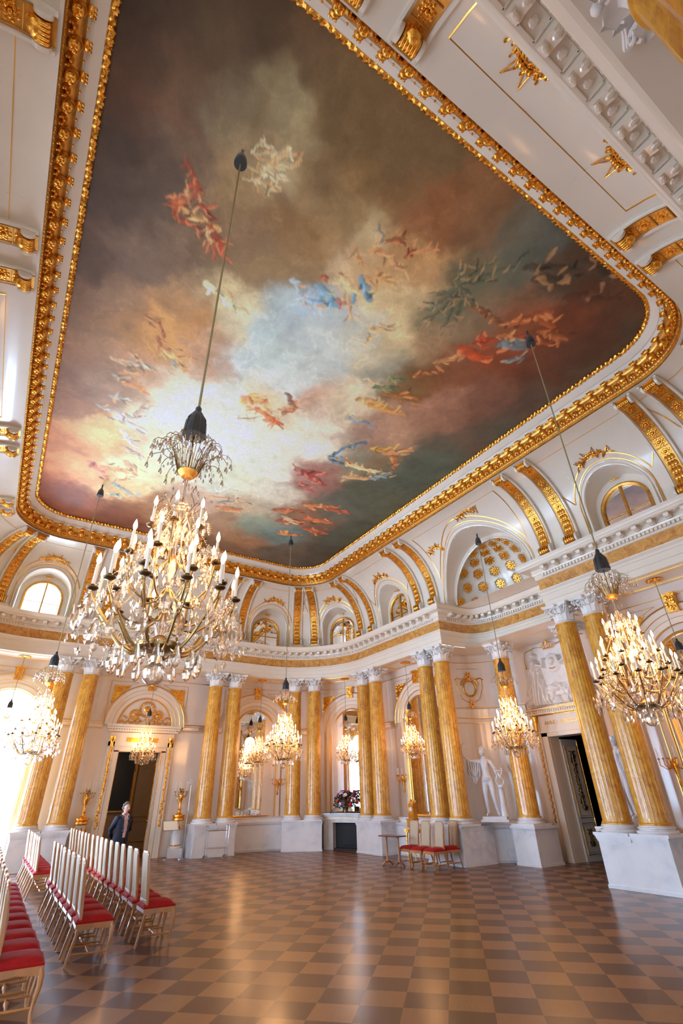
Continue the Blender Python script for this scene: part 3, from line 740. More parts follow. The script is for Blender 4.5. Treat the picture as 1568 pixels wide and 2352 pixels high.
# ---------------------------------------------------------------- gilded ribs on the cove
def rib_parts():
    """local: x along the wall, y = depth into the wall, z up"""
    zz = [7.42, 7.55, 7.7]+[7.6+1.99*math.sin(x*PI/2) for x in np.linspace(.1, .985, 16)]
    cen = [(cove(z), z) for z in zz]
    D = np.array(cen); T = np.gradient(D, axis=0); T /= np.linalg.norm(T, axis=1)[:, None]; Nn = np.stack([-T[:, 1], T[:, 0]], 1)   # into the room
    def band(m, x0, x1, h0, h1):
        G = []
        for (d, z), n in zip(D, Nn):
            a = (d+n[0]*h0, z+n[1]*h0); b = (d+n[0]*h1, z+n[1]*h1)
            G.append([(x0, *a), (x0, *b), (x1, *b), (x1, *a)])
        m.grid(G)
    cb = MB(); band(cb, -.215, .215, -.03, .05)
    for x in (-.195, .195): cb.tube([(x, d+n[0]*.055, z+n[1]*.055) for (d, z), n in zip(D, Nn)], .035, 6)
    gd = MB(); band(gd, -.145, .145, .02, .062)
    for x in (-.14, .14): gd.tube([(x, d+n[0]*.066, z+n[1]*.066) for (d, z), n in zip(D, Nn)], .010, 4)
    # arc length positions for roses
    L = np.concatenate([[0], np.cumsum(np.linalg.norm(np.diff(D, axis=0), axis=1))]); roses = []
    for t in np.linspace(.40, .93, 7):
        l = t*L[-1]; d = np.interp(l, L, D[:, 0]); z = np.interp(l, L, D[:, 1]); nx = np.interp(l, L, Nn[:, 0]); nz = np.interp(l, L, Nn[:, 1]); roses.append((d+nx*.065, z+nz*.065, nx, nz))
    for k in range(len(roses)-1):
        a, b = roses[k], roses[k+1]; d, z = (a[0]+b[0])/2, (a[1]+b[1])/2; nx, nz = a[2], a[3]
        gd.tube([(-.13, d, z), (.13, d, z)], .009, 4)
    # leaf drop low down
    lf = MB()
    for i in range(5):
        l = (.12+.055*i)*L[-1]; d = np.interp(l, L, D[:, 0]); z = np.interp(l, L, D[:, 1]); n0 = np.interp(l, L, Nn[:, 0])
        for sx in (-1, 0, 1): lf.ball((sx*.065, d-.075, z), (.045, .03, .085), 8, 5)
    # scroll foot and top console
    ft = MB()
    def scroll(m, c, r, x0, x1, mat=None):
        P = [(c[0]+r*math.cos(a), c[1]+r*math.sin(a)) for a in np.linspace(0, 2*PI, 17)[:-1]]
        n = len(P); m.add([(x0, y, z) for y, z in P]+[(x1, y, z) for y, z in P], [tuple(range(n)), tuple(range(n, 2*n))[::-1]]+[(i, n+i, n+(i+1) % n, (i+1) % n) for i in range(n)])
    scroll(ft, (-.02, 7.60), .13, -.13, .13); scroll(ft, (.0, 7.50), .09, -.15, .15)
    for x in (-.09, -.03, .03, .09): ft.tube([(x, -.15*math.cos(a)-.02, 7.6+.13*math.sin(a)) for a in np.linspace(-1.2, 1.3, 8)], .018, 5)
    for x in (-.215, .16): scroll(cb, (.0, 7.60), .15, x, x+.055)
    cb.box((0, .02, 7.33), (.28, .16, .10))
    tp = MB(); d, z = D[-1]
    scroll(tp, (-1.43, 9.47), .10, -.12, .12)
    for i in range(5): tp.ball((-.09+.045*i, -1.44, 9.42), (.03, .10, .07), 6, 5)
    tp.ball((0, -1.36, 9.40), (.10, .08, .06), 8, 5)
    for x in (-.19, .135): scroll(cb, (-1.43, 9.49), .105, x, x+.055)
    return cb, gd, lf, ft, tp, roses
cb, gd, lf, ft, tp, roses = rib_parts()
ME = {k: v.mesh(k, mt) for k, v, mt in (('stone_curb', cb, M['stucco']), ('gilded_band', gd, M['goldflat']), ('leaf_drop', lf, M['gold']), ('scroll_foot', ft, M['gold']), ('top_console', tp, M['gold']))}
def make_rib(s, lab, grp):
    t = thing('gilded_rib', lab, 'rib', PF(s, 0, 0), PS(s)[2]+PI, grp)
    for k, me in ME.items(): obj(k, me, t)
    for d, z, nx, nz in roses:
        Mx = Matrix.Translation((0, d, z)) @ Vector((0, nx, nz)).to_track_quat('Z', 'Y').to_matrix().to_4x4() @ Matrix.Scale(1.2, 4)
        obj('rose', rme, t, M=Mx)
    return t
RP = {0: 'left of the coffered half dome', 1: 'right of the fireplace bay', 2: 'left of the fireplace bay', 3: 'right of the end doorway bay', 4: 'left of the end doorway bay',
      15: 'right of the coffered half dome', 14: 'at the right edge of the picture', 13: 'in the near right corner', 12: 'at the top centre-right', 5: 'over the far left corner', 6: 'by the bright round window', 7: 'on the left wall halfway'}
for i, s in enumerate(COLS):
    pr = i//2; side = ('right' if i % 2 == 0 else 'left')
    if pr in RP: make_rib(s, 'white rib with gilded roses, %s of two %s' % (side, RP[pr]), 'gilded ribs of the ceiling cove')
    else: make_rib(s, 'white rib with gilded roses on the near part of the ceiling cove', 'gilded ribs near and behind the camera')
# ---------------------------------------------------------------- bay decoration on the walls
def arcP(sc, r, sp, z0, d, n=24):
    return [BP(sc, u, d, z) for u, z in [(r, z0)]+[(r*math.cos(PI*i/n), sp+r*math.sin(PI*i/n)) for i in range(n+1)]+[(-r, z0)]]
def arc_band(mb, sc, r0, r1, sp, z0, d0, d1, n=24):
    """raised flat band between radii r0<r1, face at d0, back at d1"""
    A = arcP(sc, r0, sp, z0, d0, n); B = arcP(sc, r1, sp, z0, d0, n); A2 = arcP(sc, r0, sp, z0, d1, n); B2 = arcP(sc, r1, sp, z0, d1, n)
    mb.grid([[a2, a, b, b2] for a2, a, b, b2 in zip(A2, A, B, B2)])
def UM(sc, sg): return 1.58 if (abs(sc-4.595) < .01 and sg < 0) or (abs(sc-LT+4.595) < .01 and sg > 0) else 2.35
white = MB(); gold = MB(); arch = {}
for sc, k in ALLB[1:]:
    sp = 4.05
    zlo = 4.05
    w_ = MB(); g_ = MB()
    arc_band(w_, sc, .98, 1.12, sp, zlo if k == 'door' else .9, .84, .95); arc_band(w_, sc, 1.12, 1.27, sp, zlo, .86, .95); arc_band(w_, sc, 1.27, 1.40, sp, zlo, .82, .95)
    for r, q in ((1.43, .016), (1.27, .008), (1.12, .008), (.98, .012)): g_.tube(arcP(sc, r, sp, zlo if (k == 'door' or r > 1) else .9, .825 if r > 1.3 else .845), q, 5)
    # string course on both sides of the arch, over the full bay
    for z, q, dd in ((4.14, .028, .85), (4.08, .018, .86), (3.95, .018, .87), (3.90, .010, .88)):
        for sg in (1, -1):
            P = [BP(sc, sg*u, dd, z) for u in np.linspace(1.42, UM(sc, sg), 6)]; (g_ if q < .025 or z == 4.14 else w_).tube(P, q*.6, 5)
    for sg in (1, -1):
        G = [[BP(sc, sg*u, .9, 4.16), BP(sc, sg*u, .84, 4.15), BP(sc, sg*u, .86, 4.06), BP(sc, sg*u, .87, 3.96), BP(sc, sg*u, .9, 3.94)] for u in np.linspace(1.42, UM(sc, sg), 6)]; w_.grid(G)
        # spandrel panel outline and the gilded trophy in it
        T = [(sg*.62, 5.42), (sg*1.30, 5.42), (sg*1.30, 4.62)]
        pts = T+[(sg*1.62*math.cos(a), 4.05+1.5*math.sin(a)) for a in np.linspace(.40, 1.16, 8)]
        g_.tube([BP(sc, u, .885, z) for u, z in [(sg*.45, 5.55), (sg*1.42, 5.55), (sg*1.42, 4.25)]], .009, 4)
        g_.tube([BP(sc, sg*1.56*math.cos(a), .885, 4.05+1.56*math.sin(a)) for a in np.linspace(.12, 1.27, 12)], .009, 4)
    for z in (5.70,): g_.tube([BP(sc, u, .885, z) for u in np.linspace(-UM(sc, -1), UM(sc, 1), 13)], .012, 4)
    wo = st(w_.build('trim_%d' % (30+ALLB.index((sc, k))), M['stucco'], smooth=False)); g_.build('gold_fillets', M['goldline'], wo)
    # spandrel ornaments
    for sg in (1, -1):
        m = MB(); rnd = random.Random(int(sc*100)+sg)
        tri = [(sg*.72, 5.40), (sg*1.30, 5.40), (sg*1.30, 4.74)]
        m.add([BP(sc, u, .87, z) for u, z in tri]+[BP(sc, u, .9, z) for u, z in tri], [(0, 1, 2), (3, 5, 4), (0, 3, 4, 1), (1, 4, 5, 2), (2, 5, 3, 0)])
        for q in range(16):
            a, b = rnd.random(), rnd.random()
            if a+b > 1: a, b = 1-a, 1-b
            u = tri[1][0]+a*(tri[0][0]-tri[1][0])*.9; z = tri[1][1]+b*(tri[2][1]-tri[1][1])*.9; m.ball(BP(sc, u, .86, z), rnd.uniform(.02, .045), 6, 4)
        m.build('gilded_spandrel', M['gold'], wo)
    # keystone
    m = MB(); rnd = random.Random(5)
    Mk = Matrix.Translation(BP(sc, 0, .80, 5.48)) @ Matrix.Rotation(PS(sc)[2]+PI, 4, 'Z')
    m.box((0, 0, 0), (.12, .07, .20), Mk); m.box((0, -.02, .21), (.15, .09, .03), Mk)
    for q in range(16): m.ball((0, 0, 0), (rnd.uniform(.025, .05),)*3, 6, 4, M=None) if False else m.add(*(lambda b: (np.vstack(b.v)@np.array(Mk)[:3, :3].T+np.array(Mk)[:3, 3], b.f))(MB().ball((rnd.uniform(-.09, .09), -.08, rnd.uniform(-.17, .17)), rnd.uniform(.022, .045), 6, 4)))
    m.build('keystone', M['gold'], wo)
    # ceiling rose over the hanging point
    m = MB()
    for q in range(12):
        a = q*PI/6; m.ball(tuple(np.array(BP(sc, .0, .36, ZS-.02))+np.array([.14*math.cos(a), .14*math.sin(a), 0])), (.05, .05, .018), 6, 4)
    m.ball(BP(sc, 0, .36, ZS-.02), (.09, .09, .03), 10, 4); m.build('soffit_rose', M['gold'], wo)

# mirrors
MN = {4.595: 'tall arched mirror behind the gilded clock console', 11.29: 'tall arched mirror right of the steel trolley', 8.02: 'arched mirror over the fireplace', LT-4.595: 'tall arched mirror at the right edge of the picture'}
for sc, k in ALLB[1:]:
    if k not in ('mirror', 'fire'): continue
    key = [v for q, v in MN.items() if abs(q-sc) < .01]
    z0 = 1.09 if k == 'mirror' else 1.16
    t = thing('wall_mirror', key[0] if key else 'tall arched mirror on the near end of the hall, behind the camera', 'mirror', BP(sc, 0, .87, z0), PS(sc)[2]+PI, 'arched wall mirrors')
    inv = (Matrix.Translation(t.location) @ Matrix.Rotation(PS(sc)[2]+PI, 4, 'Z')).inverted()
    def loc(m):
        V = np.vstack(m.v); I = np.array(inv); m.v = [V@I[:3, :3].T+I[:3, 3]]; return m
    r = .84; sp = 4.0
    uz = [(r, z0)]+[(r*math.cos(PI*i/24), sp+r*math.sin(PI*i/24)) for i in range(25)]+[(-r, z0)]
    p0 = np.array(BP(sc, 0, .875, 0)); a = PS(sc)[2]; tx = np.array([math.cos(a), math.sin(a), 0])
    P = [p0+tx*u+np.array([0, 0, z]) for u, z in uz]
    m = MB(); m.add(P, [tuple(range(len(P)))]); loc(m).build('mirror_glass', M['mirror'], t, smooth=False)
    m = MB(); n_ = np.array([-math.sin(a), math.cos(a), 0]); m.tube([q+n_*.02 for q in P]+[P[0]+n_*.02], .035, 6)
    # seams of the mirror plates
    loc(m).build('gilded_frame', M['goldline'], t)
    # white pilaster strips beside the mirror
    for sg in (1, -1):
        for e, dd in ((.93, .85), (1.16, .86)): m = MB(); m.tube([BP(sc, sg*e, dd, z0), BP(sc, sg*e, dd, 3.9)], .012, 4); loc(m).build('side_fillet', M['goldline'], t)
# windows of the left side: frames, glazing, reveal
for j, s in enumerate(BAYS['window']):
    hw, zl, sp = .92, .04, 4.05
    P = [(hw, zl)]+[(hw*math.cos(PI*i/24), sp+hw*math.sin(PI*i/24)) for i in range(25)]+[(-hw, zl)]
    m = MB(); m.grid([[BP(s, u, WD, z), BP(s, u, 1.42, z)] for u, z in P+[P[0]]]); o = st(m.build('window_%d' % (40+j), M['stucco'], smooth=False))
    m = MB(); m.tube([BP(s, u, 1.3, z) for u, z in P+[P[0]]], .05, 4); m.tube([BP(s, 0, 1.3, zl), BP(s, 0, 1.3, sp+hw)], .05, 4)
    for z in (1.1, 1.85, 2.6, 3.35, 4.05):
        m.tube([BP(s, -hw, 1.3, z), BP(s, hw, 1.3, z)], .02 if z < 4 else .045, 4)
    m.build('window_frame', M['doorgreen'], o)
    m = MB(); m.add([BP(s, u, 1.33, z) for u, z in P], [tuple(range(len(P)))]); m.build('pane', M['glass'], o, smooth=False)

# ---------------------------------------------------------------- end doorway
sc = LQ; YW = CY+HY+RC+.9
m = MB()
for sg in (1, -1):
    m.box((CX+sg*.82, YW-.03, 1.6), (.09, .05, 1.62)); m.box((CX+sg*1.02, YW-.05, 1.75), (.10, .06, 1.75))
m.box((CX, YW-.03, 3.28), (.90, .05, .10)); m.box((CX, YW-.05, 3.58), (1.12, .06, .22)); m.box((CX, YW-.08, 3.86), (1.22, .10, .04)); m.box((CX, YW-.10, 3.94), (1.27, .14, .03)); m.box((CX, YW-.09, 4.02), (1.30, .16, .04))
for q in range(26): m.box((CX-1.1+q*.088, YW-.19, 3.89), (.025, .03, .02))
d1 = st(m.build('door_1', M['stucco'], smooth=False))
m = MB(); rnd = random.Random(3)
for sg in (1, -1):
    x = CX+sg*1.02
    m.tube([(x, YW-.12, z) for z in np.linspace(.9, 3.3, 30)], [.022+.014*math.sin(i*2.2) for i in range(30)], 6)
    for q in range(34): m.ball((x+rnd.uniform(-.04, .04), YW-.12, .95+q*.07), (.04, .025, .035), 6, 4)
    m.lathe([(.05, 3.34), (.06, 3.40), (.05, 3.46), (.08, 3.54), (.11, 3.62), (.11, 3.66)], 10, c=(x, YW-.12, 0))
m.tube([(CX-.74, YW-.085, 0), (CX-.74, YW-.085, 3.2), (CX+.74, YW-.085, 3.2), (CX+.74, YW-.085, 0)], .010, 4)
m.box((CX, YW-.115, 3.57), (.55, .008, .07))
m.build('gilded_ornament', M['gold'], d1)
# gilded lunette over the door
m = MB()
for k_, (cx_, cz_, r_) in enumerate([(0, 4.62, .27), (-.42, 4.42, .17), (.42, 4.42, .17)]):
    m.tube([(CX+cx_+r_*math.cos(a), YW-.03, cz_+r_*math.sin(a)) for a in np.linspace(0, 2*PI, 28)], .022, 5)
    for q in range(14):
        a = q*2*PI/14; m.ball((CX+cx_+r_*.8*math.cos(a), YW-.03, cz_+r_*.8*math.sin(a)), (.03, .02, .03), 6, 4)
    m.ball((CX+cx_, YW-.03, cz_), (r_*.45, .03, r_*.45), 10, 5)
for sg in (1, -1):
    for k_ in range(3):
        P = [(CX+sg*(.12+.3*k_*.9+.25*t), YW-.03, 4.17+.05*k_+.10*math.sin(t*PI)) for t in np.linspace(0, 1, 8)]; m.tube(P, [.03*(1-.7*t) for t in np.linspace(0, 1, 8)], 5)
    for q in range(12):
        t = q/11; m.ball((CX+sg*(.15+.72*t), YW-.03, 4.17+.03*math.sin(q*2)), (.035, .02, .045), 6, 4)
m.tube([(CX+.93*math.cos(a), YW-.04, 4.06+.93*math.sin(a)) for a in np.linspace(0, PI, 30)], .014, 4)
m.build('gilded_lunette', M['gold'], d1)
# room beyond the end door
m = MB(); m.box((CX, YW+4.2, 2.5), (2.9, .05, 2.5)); m.box((CX-2.9, YW+2.2, 2.5), (.05, 2.1, 2.5)); m.box((CX+2.9, YW+2.2, 2.5), (.05, 2.1, 2.5)); m.box((CX, YW+2.2, 4.9), (2.9, 2.1, .05)); 
m.box((CX-.79, YW+.2, 1.6), (.05, .2, 1.6)); m.box((CX+.79, YW+.2, 1.6), (.05, .2, 1.6)); m.box((CX, YW+.2, 3.25), (.8, .2, .05))
st(m.build('wall_far_room', M['tan'], smooth=False))
m = MB()
for x in (CX+1.2, CX+2.3):
    for z, h in ((.6, .35), (1.9, .8), (3.4, .5)): m.tube([(x-.4, YW+4.13, z-h), (x+.4, YW+4.13, z-h), (x+.4, YW+4.13, z+h), (x-.4, YW+4.13, z+h), (x-.4, YW+4.13, z-h)], .015, 4)
st(m.build('trim_60', M['goldline']))
t = thing('dark_painting', 'large dark painting with gilt frame glimpsed through the end doorway', 'painting', (CX-.13, YW+4.1, 1.30))
m = MB(); m.box((0, 0, 1.45), (.88, .02, 1.45)); m.build('canvas', M['black'], t, smooth=False)
m = MB(); m.tube([(-.97, -.03, 0), (.97, -.03, 0), (.97, -.03, 2.92), (-.97, -.03, 2.92), (-.97, -.03, 0)], .05, 4); m.build('picture_frame', M['goldflat'], t)
m = MB(); m.box((CX-1.0, YW+3.75, .95), (.7, .18, .03)); 
t = thing('side_table', 'gilt side table below the dark painting beyond the doorway', 'table', (CX-1.0, YW+3.75, 0))
m = MB(); m.box((0, 0, .95), (.7, .18, .03)); m.build('table_top', M['marble'], t)
m = MB(); m.box((0, 0, .86), (.66, .16, .06)); m.build('apron', M['gold'], t)
for x in (-.6, .6): m = MB(); m.tube([(x, 0, .8), (x*.93, 0, .4), (x, 0, 0)], .035, 6); m.build('leg', M['gold'], t)
ld = bpy.data.lights.new('far_room_lamp', 'POINT'); ld.energy = 30*EV; ld.color = (1, .68, .4); ld.shadow_soft_size = .12; lo = bpy.data.objects.new('far_room_lamp', ld); COL.objects.link(lo); lo.location = (CX-.5, YW+2.4, 3.0)
t = thing('wall_light', 'small crystal chandelier glimpsed through the top of the end doorway', 'chandelier', (CX-.75, YW+2.2, 2.35))
m = MB(); m.lathe([(.02, 0), (.10, .05), (.16, .14), (.04, .2), (.02, .6)], 10); m.build('crystal_body', M['crystal'], t)
for q in range(5):
    a = q*2*PI/5; m = MB(); m.tube([(.04*math.cos(a), .04*math.sin(a), .08), (.16*math.cos(a), .16*math.sin(a), .02), (.22*math.cos(a), .22*math.sin(a), .15)], .008, 5); m.build('arm', M['brass'], t)
    m = MB(); m.ball((.22*math.cos(a), .22*math.sin(a), .26), (.014, .014, .03), 6, 4); m.build('lamp_flame', M['bulb'], t)
m = MB(); m.tube([(0, 0, .6), (0, 0, 2.45)], .006, 4); m.build('cord', M['cord'], t)
# open leaf of the end door, folded back into the far room on the right
def leaf(name, lab, w, h, loc, rot, panels, matf, dark=False):
    t = thing(name, lab, 'door', loc, rot); m = MB(); m.box((w/2, 0, h/2), (w/2, .025, h/2)); m.build('panel', matf, t, smooth=False)
    g = MB()
    for z0, z1 in panels:
        for y in (-.03, .03):
            for e, q in ((.09, .012), (.14, .006)): g.tube([(e, y, z0+e-.05), (w-e, y, z0+e-.05), (w-e, y, z1-e+.05), (e, y, z1-e+.05), (e, y, z0+e-.05)], q, 4)
    for y in (-.03, .03): g.tube([(w-.02, y, .05), (w-.02, y, h-.05)], .012, 4)
    g.build('gilt_moulding', M['gold'], t)
    rnd = random.Random(9)
    for z0, z1 in panels:
        g = MB(); zm = (z0+z1)/2; H = (z1-z0)/2-.22
        for y in (-.03, .03): g.tube([(w/2, y, zm-H), (w/2, y, zm+H)], .012, 5)
        g.tube([(w/2, -.03, zm), (w/2, .03, zm)], .01, 4)
        for q in range(int(H*44)+8):
            z = zm-H+2*H*q/(int(H*44)+7); wd = (.12 if abs(z-zm) > H*.45 else .075)*w/.6
            for y in (-.03, .03):
                for sg in (-1, 1): x = w/2+sg*rnd.uniform(.3, 1)*wd; g.tube([(w/2, y, z), (x, y*1.2, z+.03)], [.012, .020], 5)
        g.build('gilt_trophy', M['gold' if not dark else 'brass'], t)
    g = MB(); g.ball((w-.06, -.06, 1.05), .022, 8, 6); g.ball((w-.06, .06, 1.05), .022, 8, 6); g.build('door_handle', M['gold'], t); return t
leaf('door_leaf', 'white and gold door leaf folded open inside the end doorway', .72, 3.1, (CX+.72, YW+.12, 0), 1.36, [(.12, .95), (1.0, 2.95)], M['doorgreen'])

# ---------------------------------------------------------------- niche doorway
XW = NX+NA+NWO-.01
m = MB()
for sg in (1, -1):
    m.box((XW-.05, CY+sg*(DHW+.10), 1.64), (.07, .10, 1.64)); m.box((XW-.03, CY+sg*(DHW+.34), 1.85), (.05, .09, 1.85))
    m.box((XW+.2, CY+sg*(DHW+.01), 1.6), (.22, .012, 1.6))
m.box((XW-.05, CY, 3.27), (.07, DHW+.20, .09)); m.box((XW+.16, CY, 3.178), (.27, DHW+.18, .010)); m.box((XW-.04, CY, 3.56), (.06, DHW+.22, .22)); m.box((XW-.10, CY, 3.30), (.045, DHW+.215, .022)); m.box((XW+.2, CY, 3.19), (.22, DHW, .012))
m.box((XW-.06, CY, 3.86), (.10, DHW+.5, .07)); m.box((XW-.10, CY, 3.95), (.14, DHW+.55, .03))
for q in range(30): m.box((XW-.18, CY-1.15+q*.079, 3.88), (.02, .024, .022))
d2 = st(m.build('door_2', M['stucco'], smooth=False))
m = MB()
for z, x in ((3.99, XW-.24), (3.93, XW-.25), (3.80, XW-.17), (3.77, XW-.12)): m.tube([(x, CY-DHW-.5, z), (x, CY+DHW+.5, z)], .012, 4)
for sg in (1, -1):
    y = CY+sg*(DHW+.34)
    for q in range(46): m.ball((XW-.09, y+.02*math.sin(q*1.9), .95+q*.052), (.022, .036, .03), 6, 4)
    m.lathe([(.04, 3.34), (.055, 3.40), (.05, 3.46), (.08, 3.60), (.10, 3.72), (.10, 3.76)], 10, c=(XW-.12, y, 0))
m.build('gilded_ornament', M['gold'], d2)
tc = bpy.data.curves.new('inscription', 'FONT'); tc.body = 'ANNO  MDCCLXXVII'; tc.size = .155; tc.extrude = .004; tc.align_x = 'CENTER'; tc.align_y = 'CENTER'; tc.materials.append(M['goldline'])
to = bpy.data.objects.new('inscription', tc); COL.objects.link(to); to.parent = d2
to.matrix_local = Matrix.Translation((XW-.106, CY, 3.55)) @ Matrix(((0, 0, -1, 0), (-1, 0, 0, 0), (0, 1, 0, 0), (0, 0, 0, 1)))
leaf('door_leaf', 'tall panelled door leaf with gilt trophies standing open in the niche doorway', .70, 3.12, (XW+.42, CY+DHW-.02, 0), -.10, [(.12, .95), (1.0, 2.98)], M['doorgreen'], True)
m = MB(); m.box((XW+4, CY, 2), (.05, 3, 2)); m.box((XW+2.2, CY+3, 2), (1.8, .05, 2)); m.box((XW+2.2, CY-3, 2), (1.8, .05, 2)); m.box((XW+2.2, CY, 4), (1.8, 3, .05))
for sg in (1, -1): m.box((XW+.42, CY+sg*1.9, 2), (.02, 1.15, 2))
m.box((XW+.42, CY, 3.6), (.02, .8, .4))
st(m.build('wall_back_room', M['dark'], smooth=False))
# string courses and panel lines around the niche wall
On = NP.off(NWO-.03); m = MB(); w2 = MB()
for z, q in ((5.72, .012), (4.14, .016), (4.03, .022), (3.90, .014), (3.74, .010), (4.22, .008)):
    for lohi in ((lambda y: y > CY+1.12), (lambda y: y < CY-1.12)):
        P = [(*On[i], z) for i in range(len(On)) if lohi(nich[i][1])]
        if len(P) > 1: m.tube(P, q, 5)
for lohi in ((lambda y: y > CY+1.12), (lambda y: y < CY-1.12)):
    P = [i for i in range(len(On)) if lohi(nich[i][1])]
    w2.grid([[(*NP.off(NWO)[i], 4.20), (*NP.off(NWO-.07)[i], 4.17), (*NP.off(NWO-.05)[i], 4.02), (*NP.off(NWO-.03)[i], 3.88), (*NP.off(NWO)[i], 3.86)] for i in P])
ws = st(w2.build('trim_61', M['stucco'], smooth=False)); m.build('gold_fillets', M['goldline'], ws)
# ---------------------------------------------------------------- chandeliers
def polar(a, r, z): return (r*math.cos(a), r*math.sin(a), z)
def drop_mesh(l, w, n=8):
    m = MB(); m.lathe([(0, 0), (w*.35, -l*.12), (w*.6, -l*.3), (w, -l*.62), (w*.75, -l*.85), (0, -l)], n, caps=False); m.ball((0, 0, .012), w*.35, 6, 4); m.tube([(0, 0, .01), (0, 0, .035)], .002, 3); return m
DROP_L = drop_mesh(.17, .034, 6).mesh('crystal_drop', M['crystal'], smooth=False)
DROP_S = drop_mesh(.085, .017, 6).mesh('crystal_drop', M['crystal'], smooth=False)
def star_mesh():
    m = MB(); m.ball((0, 0, 0), .012, 6, 4)
    for q in range(6):
        a = q*PI/3; m.ball((0, .022*math.cos(a), .022*math.sin(a)), (.006, .012, .012), 4, 4)
    return m
STAR = star_mesh().mesh('crystal_flower', M['crystal'], smooth=False)
m = MB(); m.lathe([(.0, 0), (.03, .004), (.042, .016), (.044, .022), (.02, .02), (.016, .03), (.016, .045), (0, .045)], 12, caps=False); CUP = m.mesh('drip_cup', M['bronze'])
m = MB(); m.lathe([(.0125, .035), (.012, .20), (.010, .205), (0, .206)], 10, caps=False); CANDLE = m.mesh('candle', M['wax'])
m = MB(); m.lathe([(0, .20), (.010, .212), (.017, .235), (.016, .255), (.008, .285), (0, .305)], 10, caps=False); BULB = m.mesh('lamp_flame', M['bulb'])
def arm_mesh(r, z, dip):
    P = []
    pts = [(.10, .30), (.17, .26-dip), (r*.55, .30-dip*.3), (r*.84, z-.14), (r*.97, z-.05), (r, z-.005)]
    pts = np.array(pts); t = np.linspace(0, len(pts)-1, 22); 
    X = np.interp(t, range(len(pts)), pts[:, 0]); Z = np.interp(t, range(len(pts)), pts[:, 1])
    for _ in range(2): X[1:-1] = (X[:-2]+2*X[1:-1]+X[2:])/4; Z[1:-1] = (Z[:-2]+2*Z[1:-1]+Z[2:])/4
    m = MB(); m.tube(list(zip(X, np.zeros(22), Z)), np.linspace(.013, .008, 22), 6)
    # small curl
    c = (r*.80, z-.17); m.tube([(c[0]+.045*(1-k/14)*math.cos(k*.55), 0, c[1]-.03+.045*(1-k/14)*math.sin(k*.55)) for k in range(13)], .006, 4)
    return m
TIERS = [(12, .53, .62, .05, 0.0), (8, .43, .74, .0, .13), (8, .35, .93, .0, .2), (6, .22, 1.22, -.04, .1)]
ARMS = []
for n, r, z, dip, ph in TIERS:
    if r > .5: ARMS.append(arm_mesh(r, z, dip).mesh('arm', M['brass']))
    else:
        m = MB(); zz = z-.30; P = [(.02, zz+.1), (.08, zz), (r*.6, zz-.02), (r*.92, zz+.10), (r, z-.005)]; P = np.array(P); t = np.linspace(0, 4, 16)
        X = np.interp(t, range(5), P[:, 0]); Z = np.interp(t, range(5), P[:, 1]); X[1:-1] = (X[:-2]+2*X[1:-1]+X[2:])/4; Z[1:-1] = (Z[:-2]+2*Z[1:-1]+Z[2:])/4
        m.tube(list(zip(X, np.zeros(16), Z)), .008, 5); ARMS.append(m.mesh('arm', M['brass']))
def core():
    m = MB(); m.lathe([(.0, .22), (.10, .235), (.17, .26), (.18, .285), (.165, .295), (.10, .29), (.06, .33), (.03, .36)], 24, caps=False); a = m.mesh('ring', M['brass'])
    m = MB(); m.lathe([(.03, .34), (.06, .42), (.045, .52), (.02, .56), (.05, .62), (.03, .72), (.015, .8), (.035, .9), (.02, 1.0), (.012, 1.1), (.03, 1.2), (.014, 1.3), (.010, 1.7), (.02, 1.8)], 12, caps=False)
    b = m.mesh('glass_stem', M['crystal'])
    m = MB(); m.lathe([(0, 1.80), (.05, 1.80), (.075, 1.825), (.09, 1.85), (.085, 1.86), (.05, 1.85)], 20, caps=False)
    c = m.mesh('crown_bowl', M['goldflat'])
    m = MB()
    for k in range(40):
        a_ = k*2*PI/40; R = .13+.17*(k*7 % 5)/4; H = 2.24-.17*(k*7 % 5)/4
        P = [polar(a_, .09, 1.85), polar(a_, .13, 1.98), polar(a_, .17+.04*(k % 2), H-.05), polar(a_, R*.9, H), polar(a_, R+.04, H-.02), polar(a_, R+.075, H-.07)]
        m.tube(P, .0035, 4)
    d = m.mesh('crown_wires', M['brass']); m = MB()
    for k in range(14):
        a_ = k*2*PI/14; m.tube([polar(a_, .02, 1.30), polar(a_, .08, 1.42), polar(a_, .15, 1.50+.04*(k % 2)), polar(a_, .20, 1.46), polar(a_, .22, 1.40)], .003, 4)
    sp_ = m.mesh('spray_wires', M['brass'])
    m = MB(); n = 18; m.ball((0, 0, .085), .083, n, 12); e = m.mesh('crystal_ball', M['crystal'], smooth=False)
    return a, b, c, d, e, sp_
RING, STEM, BOWL, WIRES, BALL, SPRAY = core()
rnd = random.Random(11)
m = MB()           # the uncountable bead chains
def beads(P, r=.006, step=.016):
    P = np.array(P, float); L = np.concatenate([[0], np.cumsum(np.linalg.norm(np.diff(P, axis=0), axis=1))])
    for t in np.arange(0, L[-1], step):
        c = [np.interp(t, L, P[:, i]) for i in range(3)]; m.ball(c, r, 5, 3)
for k in range(12):
    a0, a1 = k*PI/6, (k+1)*PI/6
    beads([polar(lerp(a0, a1, t), lerp(.53, .53, t)-.03*math.sin(t*PI), .60-.16*math.sin(t*PI)) for t in np.linspace(0, 1, 8)])
    beads([polar(a0, .10, 1.25), polar(a0, .25, .95), polar(a0, .52, .66)], step=.02)
    beads([polar(a0, .17, .28), polar(a0, .30, .22), polar(a0, .45, .35)], step=.018)
for k in range(8): beads([polar(k*PI/4+.2, .02, 1.6), polar(k*PI/4+.2, .12, 1.35), polar(k*PI/4+.2, .34, .98)], step=.02)
def drop_at(c, l, w_):
    b = MB(); b.lathe([(0, 0), (w_*.6, -l*.3), (w_, -l*.62), (0, -l)], 5, caps=False); m.merge(b, Matrix.Translation(c))
rq = random.Random(21)
